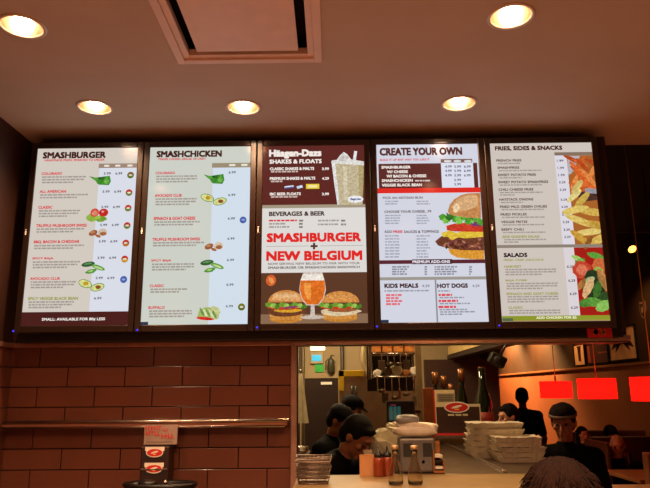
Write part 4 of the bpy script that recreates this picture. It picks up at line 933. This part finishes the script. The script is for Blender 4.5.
# shield
a = PX(643, 310, WXR); t = thing('shield_plaque', 'small shield shaped crest on the dark wall above the pictures', 'plaque', (WXR + .008, a.y, a.z - .12))
sh = [(-.5, 1), (0, .92), (.5, 1), (.52, .5), (.35, .18), (0, 0), (-.35, .18), (-.52, .5)]
def shield(b, s_, x0, x1, m_, dz=0):
    A = [(x0, u * .16 * s_, dz + (v - .5) * .24 * s_ + .12) for u, v in sh]; Bv = [(x1, u * .16 * s_, dz + (v - .5) * .24 * s_ + .12) for u, v in sh]; n = len(sh)
    b._geo(A + Bv, [tuple(range(n)), tuple(reversed(range(n, 2 * n)))] + [(i, i + n, (i + 1) % n + n, (i + 1) % n) for i in range(n)], m_)
b = MB(); shield(b, 1, -.012, 0, mat('crest_grey', '#8a6a58')); b.build('rim', t)
b = MB(); shield(b, .8, -.016, -.012, M_upper); shield(b, .35, -.019, -.016, mat('crest_grey', '#8a6a58')); b.build('face', t)
# track light
a = PY(632, 249, 6.2)
t = thing('track_light', 'glowing orange spotlight on a ceiling track beyond the menu wall', 'spotlight', (a.x, a.y, a.z))
M_bulbo = mat('orange_bulb', '#ff9a3c', emit='#ff8a34', es=9)
b = MB(); b.lathe([(0, -.012), (.035, -.01), (.042, 0), (.035, .008), (0, .008)], (0, 0, 0), M_bulbo, n=20); b.build('bulb', t)
b = MB(); b.lathe([(.044, -.004), (.048, 0), (.042, .07), (.02, .1), (0, .1)], (0, 0, 0), M_black, n=20); b.build('shade', t)
for o_ in t.children: o_.rotation_euler = (-.9, 0, .1)
b = MB(); b.tube([(0, 0, .05), (0, 0, .17)], .008, M_black); b.build('stem', t)
b = MB(); b.box((-.25, -.012, .165), (.6, .012, .19), mat('track_grey', '#3a2c26', rough=.4), bev=.002); b.tube([(.2, 0, .19), (.2, 0, 3.8 - a.z)], .006, M_black); b.build('track', t)
lamp('track_light_beam', 'SPOT', (a.x, a.y + .03, a.z - .05), 70, (1, .55, .25), .03, rot=(Vector((4.2, 8.2, 2.15)) - Vector((a.x, a.y, a.z))).to_track_quat('-Z', 'Y').to_euler(), spot=.75, blend=.6)
# pendants
M_shade = mat('red_drum_shade', '#d01a12', rough=.7, var=.05, emit='#f0261a', es=.5)
_nt = M_shade.node_tree; _tr = _nt.nodes.new('ShaderNodeBsdfTranslucent'); _tr.inputs[0].default_value = (.7, .07, .035, 1); _ad = _nt.nodes.new('ShaderNodeAddShader')
_out = [n for n in _nt.nodes if n.type == 'OUTPUT_MATERIAL'][0]; _nt.links.new(_nt.nodes['Principled BSDF'].outputs[0], _ad.inputs[0]); _nt.links.new(_tr.outputs[0], _ad.inputs[1]); _nt.links.new(_ad.outputs[0], _out.inputs[0])
def pendant(label, px, py0, py1, wpx):
    Yd = .2 * 640 / (py1 - py0)
    Y = Yd * math.cos(0) ; a = PY(px, py1, Y * .995); c = PY(px, py0, Y * .995)
    t = thing('pendant_lamp', label, 'pendant lamp', (a.x, a.y, a.z), 0, 'red drum pendant lamps over the booths')
    R_ = wpx * (Yd) / 640 / 2; H = c.z - a.z
    b = MB(); b.lathe([(R_, 0), (R_, H)], (0, 0, 0), M_shade, n=40, closed=False)
    b2 = MB(); n = 40
    vs, fs = [], []
    for r_, h_ in ((R_, 0), (R_, H), (R_ - .003, H), (R_ - .003, 0)):
        for k in range(n): vs.append((r_ * math.cos(2 * PI * k / n), r_ * math.sin(2 * PI * k / n), h_))
    for j in range(4):
        for k in range(n): fs.append((j * n + k, j * n + (k + 1) % n, ((j + 1) % 4) * n + (k + 1) % n, ((j + 1) % 4) * n + k))
    b.bm.free(); b2._geo(vs, fs, M_shade, True); b2.build('lamp_shade', t)
    b = MB(); b.ball((0, 0, H * .55), .035, mat('warm_bulb', '#ffb070', emit='#ffa060', es=9)); b.build('bulb', t)
    b = MB(); b.tube([(0, 0, H * .6), (0, 0, H + .06)], [.014, .008], M_white); b.tube([(0, 0, H + .05), (0, 0, 3.8 - a.z)], .004, M_gold, n=6)
    for k in range(3): an = 2 * PI * k / 3; b.tube([(0, 0, H * .9), ((R_ - .002) * math.cos(an), (R_ - .002) * math.sin(an), H * .95)], .002, M_white, n=5)
    b.build('cord', t)
    lamp('pendant_glow', 'POINT', (a.x, a.y, a.z - .05), LAMPS['dining'], (1, .22, .10), .08)
pendant('smallest looking red drum pendant lamp, farthest along the wall', 556.7, 381.2, 398.2, 30)
pendant('middle red drum pendant lamp under the dark reddish picture', 598, 378.4, 398.8, 35.5)
pendant('red drum pendant lamp cut off by the edge of the photo', 655, 376.8, 401, 41)
# speaker under soffit
a = PY(498, 360, 5.2); t = thing('black_speaker', 'black angled speaker hanging under the soffit against the orange wall', 'speaker', (a.x, 5.2, a.z))
mx = Matrix.Rotation(.5, 4, 'Y')
b = MB(); b.box((-.07, -.05, -.05), (.06, .05, .04), M_black, bev=.015, mx=mx); b.build('cabinet', t)
b = MB(); b.lathe([(0, 0), (.032, 0), (.035, .004), (0, .006)], (-.01, -.056, -.01), mat('speaker_mesh', '#1c1614'), axis='Y', n=20, mx=mx); b.build('cone', t)
b = MB(); b.tube([(.02, 0, .03), (.06, .0, .1), (.08, 0, sz - .05 - a.z)], .01, M_black); b.build('bracket', t)

# booths: bench with tall back facing the camera's side
M_booth = mat('brown_red_vinyl', '#4a1d12', rough=.45, var=.1)
def booth(label, px0, px1, py, Y, xr=None):
    a, c = PY(px0, py, Y), PY(px1, py, Y); xe = xr or c.x
    t = thing('booth_bench', label, 'bench', ((a.x + xe) / 2, Y, 0), 0, 'booth benches along the dining wall'); W_ = (xe - a.x) / 2
    b = MB(); b.box((-W_, 0, .35), (W_, .09, a.z), M_booth, bev=.02); b.build('backrest', t)
    b = MB(); b.box((-W_, -.5, .36), (W_, .0, .47), M_booth, bev=.03); b.build('seat', t)
    b = MB(); b.box((-W_, -.45, 0), (W_, .05, .36), M_wallbrown); b.build('base', t)
    b = MB(); b.box((-W_ - .03, -.5, 0), (-W_, .1, a.z * .98), mat('booth_wood', '#5a2c18', rough=.4), bev=.006); b.build('end_panel', t)
    return t
booth('brown vinyl booth bench behind the bald person', 590, 700, 437, 7.4, WXR - .03)
booth('red brown booth bench farther back with a dark haired head over it', 576, 640, 430.5, 8.9, WXR - .03)
# booth end near the picture's edge
a = PY(647, 453, 5.4); b = MB(); b.box((a.x, 5.4, 0), (WXR - .03, 5.5, a.z), mat('orange_wood_panel', '#8a4a26', rough=.5), bev=.01); b.build('booth_divider', label='orange brown booth divider cut off by the picture edge', cat='divider')
def table(label, x0, x1, y0, y1, z, m_):
    t = thing('dining_table', label, 'table', ((x0 + x1) / 2, (y0 + y1) / 2, 0)); b = MB(); b.box((-(x1 - x0) / 2, -(y1 - y0) / 2, z - .035), ((x1 - x0) / 2, (y1 - y0) / 2, z), m_, bev=.006); b.build('tabletop', t)
    b = MB(); b.lathe([(.22, 0), (.22, .015), (.04, .03), (.035, z - .05), (.12, z - .035)], (0, 0, 0), M_black, n=20); b.build('pedestal', t); return t
M_ttop = mat('table_wood', '#9a5a34', rough=.3, var=.2, stretch=(1, 10, 1))
a = PZ(604, 469.5, .86); table('wooden table where the bald person rests both arms', a.x, WXR - .3, a.y - .72, a.y, .86, M_ttop)
a2 = PZ(604, 484.5, .9); table('pale edged near table at the bottom corner', a2.x, WXR - .3, a2.y - .55, a2.y, .9, mat('pale_table', '#b08a60', rough=.4))

# ---------------------------------------------------------------- room lamps of kitchen and dining
lamp('kitchen_light', 'AREA', (-.1, 6.6, 2.95), LAMPS['kitchen'], (1, .78, .45), .9, sy=.5)
lamp('kitchen_light_near', 'AREA', (.6, 5.0, 2.9), LAMPS['kitchen'] * .5, (1, .72, .38), .6, sy=.4)
for x in (.25, .75, 1.2): lamp('heat_lamp', 'SPOT', (x, 3.95, 1.98), LAMPS['heat'], (1, .62, .26), .04, rot=(-.25, 0, 0), spot=2.2)
for y_, k in ((15.2, 1.0), (13.2, .9), (11.0, .08), (8.4, .02)): lamp('wall_washer', 'SPOT', (WXR - .55, y_, 3.3), LAMPS['washer'] * k, (1, .50, .17), .05, rot=(0, math.radians(-12), 0), spot=1.9, blend=.7)

# ================================================================ PEOPLE
def blob_mesh(name, build, voxel, m_, parent, smooth=2, noise=0, mats=None):
    b = MB(); build(b); me = bpy.data.meshes.new('t'); 
    bmesh.ops.recalc_face_normals(b.bm, faces=b.bm.faces); b.bm.to_mesh(me); b.bm.free()
    ob = bpy.data.objects.new('t', me); C.objects.link(ob); md = ob.modifiers.new('r', 'REMESH'); md.mode = 'VOXEL'; md.voxel_size = voxel; md.use_smooth_shade = True
    if smooth: sm = ob.modifiers.new('s', 'SMOOTH'); sm.iterations = smooth; sm.factor = .5
    dg = bpy.context.evaluated_depsgraph_get(); dg.update()
    nm = bpy.data.meshes.new_from_object(ob.evaluated_get(dg)); bpy.data.objects.remove(ob); bpy.data.meshes.remove(me)
    nm.name = name; nm.materials.clear(); nm.materials.append(m_)
    for p in nm.polygons: p.use_smooth = True
    if noise:
        r = random.Random(3); ph = [(r.uniform(30, 90), r.uniform(30, 90), r.uniform(10, 40), r.uniform(0, 6)) for _ in range(6)]
        for v in nm.vertices: v.co += v.normal * noise * sum(math.sin(a * v.co.x + b_ * v.co.y + c * v.co.z + d) for a, b_, c, d in ph) / 3
    o = bpy.data.objects.new(name, nm); C.objects.link(o); o.parent = parent; return o
def chain(b, pts, rs, m_, n=14):
    pts = [Vector(p) for p in pts]; rs = [r if isinstance(r, tuple) else (r, r, r) for r in rs]
    for i in range(len(pts) - 1):
        N = max(2, int((pts[i + 1] - pts[i]).length / .035))
        for k in range(N + (i == len(pts) - 2)):
            f = k / N; p = pts[i].lerp(pts[i + 1], f); r = tuple(rs[i][j] * (1 - f) + rs[i + 1][j] * f for j in range(3)); b.ball(p, r, m_, n=n)
def hand(b, w_, d, up, m_, side=1, curl=.6):
    d = d.normalized(); up = (up - d * up.dot(d)).normalized(); s_ = d.cross(up) * side
    palm = w_ + d * .045
    for k in range(4):
        o = s_ * (-.027 + .018 * k); b.tube([w_ + o * .5, palm + o * .9, w_ + d * .085 + o], [.014, .014, .011], m_, n=8)
    b.ball(palm, (.03, .03, .022), m_, n=12)
    for k, L in enumerate((.058, .074, .08, .072)):
        o = s_ * (.027 - .018 * k) if True else 0; p = w_ + d * .082 + o
        d1 = (d * math.cos(curl * .5) - up * math.sin(curl * .5)); d2 = (d * math.cos(curl * 1.3) - up * math.sin(curl * 1.3)); d3 = (d * math.cos(curl * 2) - up * math.sin(curl * 2))
        q1 = p + d1 * L * .45; q2 = q1 + d2 * L * .32; q3 = q2 + d3 * L * .23; b.tube([p - d * .01, q1, q2, q3], [.0095, .009, .008, .006], m_, n=8)
    p = w_ + d * .02 - s_ * .025; b.tube([p, p - s_ * .022 + d * .025 - up * .01, p - s_ * .03 + d * .055 - up * .02], [.012, .0105, .008], m_, n=8)
SKINS = {'light': mat('skin_light', '#b87a58', rough=.5, var=.04), 'tan': mat('skin_tan', '#94583a', rough=.5, var=.04), 'dark': mat('skin_dark', '#4a2a1e', rough=.5, var=.04)}
M_hair = mat('dark_hair', '#0c0705', rough=.8, spec=.15, var=.3, scale=80, bump=.3); M_hairb = mat('brown_hair', '#140805', rough=.95, spec=.08, var=.35, scale=60, bump=.4, stretch=(3, 3, 1))
M_blk = mat('black_cloth', '#090606', rough=.95, spec=.1, var=.3, scale=30, bump=.2); M_eye = mat('eye_white', '#6a5648', rough=.2); M_iris = mat('eye_dark', '#120a06', rough=.1)
def person(label, head, face, lean=0., nod=0., turn=0., scale=1., skin='tan', hair='short', haircol=None, cap=None, shirt=None, seated=False, arms=None, vox=.011, short_sleeve=True, hz=None):
    """head: world position of the head centre; face: heading of the body (0 looks to -Y, the camera)"""
    shirt = shirt or M_blk; haircol = haircol or M_hair; sk = SKINS[skin]
    s_ = scale; sd = Vector((0, -math.sin(lean), math.cos(lean)))
    up = lambda a: Vector((0, -math.sin(a), math.cos(a)))
    rel_neck = sd * .50 * s_; rel_head = rel_neck + up(lean * .6 + nod) * .165 * s_
    R = Matrix.Rotation(face, 3, 'Z'); off = R @ rel_head
    pel = Vector(head) - off
    t = thing('person', label, 'person', (pel.x, pel.y, 0), face)
    ph = pel.z                                   # pelvis height
    P = Vector((0, 0, ph)); chest = P + sd * .34 * s_; neck = P + rel_neck; H = P + rel_head
    sh = [chest + sd * .09 * s_ + Vector((sx * .18 * s_, .0, 0)) for sx in (-1, 1)]
    if arms is None: arms = [((sx * .06, .02, -.28), (sx * .02, -.06, -.52)) for sx in (-1, 1)]
    el = [sh[k] + Vector(arms[k][0]) * s_ for k in (0, 1)]; wr = [sh[k] + Vector(arms[k][1]) * s_ for k in (0, 1)]
    if seated: kn = [P + Vector((sx * .12, -.42, .02)) * s_ for sx in (-1, 1)]; an = [Vector((k.x, k.y - .02, .09)) for k in kn]
    else: kn = [Vector((sx * .1 * s_, -.02, ph * .52)) for sx in (-1, 1)]; an = [Vector((sx * .11 * s_, .02, .09)) for sx in (-1, 1)]
    hp = [P + Vector((sx * .09 * s_, 0, -.02)) for sx in (-1, 1)]
    HR = Matrix.Rotation(turn, 4, 'Z') @ Matrix.Rotation(lean * .6 + nod, 4, 'X')
    hl = lambda x, y, z: H + (HR @ Vector((x, y, z))) * s_
    def torso(b, g, m_):
        chain(b, [P, P + sd * .17 * s_, chest, chest + sd * .1 * s_], [(.155 * s_ + g, .115 * s_ + g, .11 * s_ + g), (.14 * s_ + g, .105 * s_ + g, .11 * s_ + g), (.165 * s_ + g, .115 * s_ + g, .11 * s_ + g), (.14 * s_ + g, .09 * s_ + g, .07 * s_ + g)], m_)
        for k in (0, 1): chain(b, [chest + sd * .1 * s_, sh[k]], [.075 * s_ + g, .058 * s_ + g], m_)
    def body(b):
        torso(b, 0, sk)
        chain(b, [chest + sd * .1 * s_, neck + sd * .02 * s_, hl(0, .02, -.05)], [.07 * s_, .052 * s_, .052 * s_], sk)
        for k in (0, 1):
            chain(b, [sh[k], el[k], wr[k]], [.05 * s_, .04 * s_, .027 * s_], sk)
            hand(b, wr[k], wr[k] - el[k], Vector((0, 0, 1)) if abs((wr[k] - el[k]).normalized().z) < .8 else Vector((0, -1, 0)), sk, side=1 if k else -1)
            chain(b, [hp[k], kn[k], an[k]], [.085 * s_, .058 * s_, .04 * s_], sk); chain(b, [an[k] + Vector((0, .03, -.05)), an[k] + Vector((0, -.15, -.055))], [.04, .033], sk)
        # head
        b.ball(hl(0, .012, .02), (.076 * s_, .095 * s_, .1 * s_), sk, n=24, mx=HR); b.ball(hl(0, -.022, -.045), (.056 * s_, .062 * s_, .07 * s_), sk, n=20, mx=HR); b.ball(hl(0, -.07, -.095), (.026 * s_, .02 * s_, .02 * s_), sk, n=14, mx=HR)
        b.tube([hl(0, -.08, .018), hl(0, -.098, -.01), hl(0, -.112, -.03), hl(0, -.09, -.036)], [.009 * s_, .011 * s_, .014 * s_, .012 * s_], sk, n=10)
        b.ball(hl(0, -.078, .034), (.045 * s_, .016 * s_, .011 * s_), sk, n=14, mx=HR); b.ball(hl(0, -.086, -.058), (.024 * s_, .011 * s_, .008 * s_), sk, n=12, mx=HR); b.ball(hl(0, -.083, -.07), (.02 * s_, .011 * s_, .008 * s_), sk, n=12, mx=HR)
        for sx in (-1, 1): b.ball(hl(sx * .077, .01, -.005), (.01 * s_, .02 * s_, .032 * s_), sk, n=12, mx=HR); b.ball(hl(sx * .045, -.06, -.02), (.02 * s_, .02 * s_, .018 * s_), sk, n=12, mx=HR)
    blob_mesh('body', body, .0075 if vox < .011 else vox * .8, sk, t, 1)
    def shirt_b(b):
        torso(b, .014, shirt); chain(b, [chest + sd * .12 * s_, neck - sd * .0 * s_], [.085 * s_, .062 * s_], shirt)
        for k in (0, 1):
            e = sh[k].lerp(el[k], .75) if short_sleeve else el[k].lerp(wr[k], .85)
            chain(b, [sh[k], e] if short_sleeve else [sh[k], el[k], e], [.066 * s_, .056 * s_] if short_sleeve else [.064 * s_, .052 * s_, .04 * s_], shirt)
    blob_mesh('shirt', shirt_b, vox, shirt, t, 2)
    def trou(b):
        chain(b, [P + sd * .04, P], [(.165 * s_, .125 * s_, .1 * s_)] * 2, M_blk)
        for k in (0, 1): chain(b, [hp[k], kn[k], an[k] + Vector((0, 0, .03))], [.1 * s_, .074 * s_, .06 * s_], M_blk)
    blob_mesh('trousers', trou, vox * 1.3, M_blk, t, 2)
    for k in (0, 1):
        b = MB(); f = an[k]; b.ball((f.x, f.y - .06, .045), (.046, .13, .045), M_black, n=14); b.ball((f.x, f.y + .01, .075), (.046, .05, .05), M_black, n=12); b.build('shoe', t)
    for sx in (-1, 1):
        b = MB(); b.ball(hl(sx * .03, -.075, .006), .0115 * s_, M_eye, n=12); b.ball(hl(sx * .03, -.0845, .005), (.0068 * s_, .004 * s_, .0068 * s_), M_iris, n=10, mx=HR); b.build('eye', t)
    def hr(b):
        if hair in ('short', 'long', 'bun'):
            b.ball(hl(0, .024, .045), (.085 * s_, .097 * s_, .088 * s_), haircol, n=20, mx=HR); b.ball(hl(0, .055, -.005), (.078 * s_, .065 * s_, .085 * s_), haircol, n=18, mx=HR)
            for sx in (-1, 1): b.ball(hl(sx * .068, .0, .03), (.016 * s_, .045 * s_, .035 * s_), haircol, n=12, mx=HR)
            b.ball(hl(0, -.045, .085), (.055 * s_, .035 * s_, .025 * s_), haircol, n=14, mx=HR)
        if hair == 'long':
            b.ball(hl(0, .06, -.07), (.085 * s_, .05 * s_, .11 * s_), haircol, n=16, mx=HR)
            for sx in (-1, 1): b.ball(hl(sx * .075, .03, -.06), (.022 * s_, .045 * s_, .1 * s_), haircol, n=14, mx=HR)
        if hair == 'bun': b.ball(hl(0, .11, .02), (.04 * s_, .035 * s_, .04 * s_), haircol, n=14, mx=HR)
        if hair == 'fringe':
            b.ball(hl(0, .07, .01), (.06 * s_, .04 * s_, .05 * s_), haircol, n=14, mx=HR)
    if hair != 'bald': blob_mesh('hair', hr, .008, haircol, t, 1, noise=.002)
    if cap:
        prof = [(.090, 0), (.091, .018), (.083, .045), (.062, .07), (.03, .083), (0, .086)]
        M_ = Matrix.Translation(hl(0, .008, .045)) @ HR @ Matrix.Rotation(cap.get('tilt', 0), 4, 'X')
        b = MB(); b.lathe([(r * s_ * 1.0, h * s_) for r, h in prof] + [], (0, 0, 0), cap['m'], n=28, sy=1.14, mx=M_); co = b.build('cap', t)
        if cap.get('brim', True):
            b = MB(); d_ = 1 if cap.get('back') else -1; n = 12; A = []
            for k in range(n + 1): an_ = PI * k / n; A.append((.074 * s_ * math.cos(an_), d_ * (.085 + .075 * math.sin(an_)) * s_, -.006 * s_ + (.010 if 2 < k < 10 else .0) * s_ * -1))
            inner = [(.074 * s_ * math.cos(PI * k / n), d_ * (.06 + .035 * math.sin(PI * k / n)) * s_, .006 * s_) for k in range(n + 1)]
            for k in range(n):
                for dz in (0, .004):
                    b.face([M_ @ Vector((p[0], p[1], p[2] + dz)) for p in (A[k], A[k + 1], inner[k + 1], inner[k])], cap['m'], True)
                b.face([M_ @ Vector(p) for p in (A[k], A[k + 1])] + [M_ @ (Vector(A[k + 1]) + Vector((0, 0, .004))), M_ @ (Vector(A[k]) + Vector((0, 0, .004)))], cap['m'])
            b.build('brim', co)
        if cap.get('band'):
            b = MB(); b.lathe([(.0925 * s_, .0), (.0945 * s_, .0), (.0945 * s_, .022 * s_), (.0925 * s_, .022 * s_)], (0, 0, 0), cap['band'], n=28, sy=1.14, mx=M_); b.build('cap_band', co)
    return t
CAPB = {'m': mat('black_cap', '#090606', rough=.9, spec=.1)}
# staff
person('person in black bending forward over the pass with dark hair and face lowered', PY(357, 437, 4.2) + Vector((0, 0, 0)), math.radians(60), lean=.75, nod=.25, skin='tan', arms=[((-.03, -.06, -.26), (.03, -.2, -.36)), ((.03, -.06, -.26), (-.02, -.2, -.36))], vox=.009, scale=1.03)
person('person in black with a black cap standing behind the bending worker', PY(340, 421, 5.4), math.radians(70), lean=.35, nod=.3, cap=CAPB, skin='tan', scale=1.0)
person('person in a black cap farthest back by the steel cabinet', PY(352, 409.5, 6.15), math.radians(75), lean=.12, nod=.3, cap=CAPB, skin='tan', scale=1.0)
# badge of second worker
# customers and staff at the other side
person('person with dark hair in profile behind the tray stacks', PY(508, 417, 6.5), math.radians(-75), lean=.1, nod=.1, hair='bun', skin='light', scale=.98)
person('person in black seen from behind, standing against the orange wall', PY(522, 397.5, 8.9), math.radians(165), hair='short', skin='dark', shirt=M_blk, scale=1.02)
CAPK = {'m': mat('patterned_cap', '#1c120e', rough=.9, spec=.1, var=.5, scale=40), 'band': mat('pale_band', '#6a5040', var=.4, scale=60), 'brim': False}
person('person in a dark t-shirt wearing a banded knit cap over short hair', PY(563.5, 422.5, 4.7), math.radians(-18), lean=.05, nod=.2, turn=-.2, hair='short', cap=CAPK, skin='tan', shirt=mat('charcoal_tee', '#0a0707', spec=.1, rough=.95, var=.2), scale=1.02, vox=.009)
bh = PY(613, 444, 7.0) + Vector((0, 0, -.02)); bh = PY(617.5, 446, 7.02)
bald = person('bald person in a black shirt sitting in the booth with a glass', bh, math.radians(-20), lean=.08, nod=.15, hair='bald', skin='light', seated=True, scale=.93, short_sleeve=False, arms=[((-.05, -.14, -.24), (.1, -.34, -.24)), ((.05, -.12, -.25), (.06, -.36, -.26))])
person('person whose small face shows between the capped person and the booth', PY(583, 434.5, 7.95), math.radians(10), lean=.05, hair='long', skin='light', scale=.74, vox=.014)
person('person whose dark hair alone shows above the booth back', PY(611, 436, 8.5), math.radians(0), nod=.5, hair='short', skin='tan', seated=True, scale=1.0, vox=.014)
person('person with brown hair seen from behind at the bottom edge, close to the camera', PY(561, 511, 1.72), math.radians(178), hair='short', haircol=M_hairb, skin='light', scale=1.0, vox=.009)
fg = bpy.data.objects['person.009'] if 'person.009' in bpy.data.objects else None
hc = PY(561, 511, 1.72); rn = random.Random(21); b = MB()
for k in range(900):
    th = rn.uniform(0, 2 * PI); ph_ = math.acos(rn.uniform(-.1, 1)); n_ = Vector((math.cos(th) * math.sin(ph_), math.sin(th) * math.sin(ph_), math.cos(ph_)))
    c_ = Vector((0, -.02, .045)); rad = Vector((.083, .096, .088)); p0 = c_ + Vector((n_.x * rad.x, n_.y * rad.y, n_.z * rad.z)); tg = Vector((n_.y, -n_.x, 0)) * rn.uniform(-.4, .4) + Vector((n_.x, n_.y, -.9)) * .8 + Vector((rn.uniform(-.5, .5), rn.uniform(-.5, .5), 0)); tg.normalize()
    L_ = rn.uniform(.02, .035); b.tube([hc + p0, hc + p0 + tg * L_ * .5 + n_ * .002, hc + p0 + tg * L_ - n_ * .003], [.002, .002, .0006], M_hairb, n=5)
if fg:
    o = b.build('hair_locks'); bpy.context.view_layer.update(); o.parent = fg; o.matrix_parent_inverse = (Matrix.Translation(fg.location) @ Matrix.Rotation(fg.rotation_euler.z, 4, 'Z')).inverted()
# glass at the bald person's hand
a = PY(629, 464, 6.5); t = thing('drinking_glass', 'tumbler with dark drink on the table in front of the bald person', 'glass', (a.x, a.y, .86))
b = MB(); b.lathe([(0, 0), (.03, 0), (.038, .14), (.036, .14), (.028, .006), (0, .006)], (0, 0, 0), M_glass, n=22); b.build('tumbler', t)
b = MB(); b.lathe([(0, .008), (.027, .008), (.033, .1), (0, .1)], (0, 0, 0), mat('dark_drink', '#2a0f08', rough=.2), n=20); b.build('drink', t)
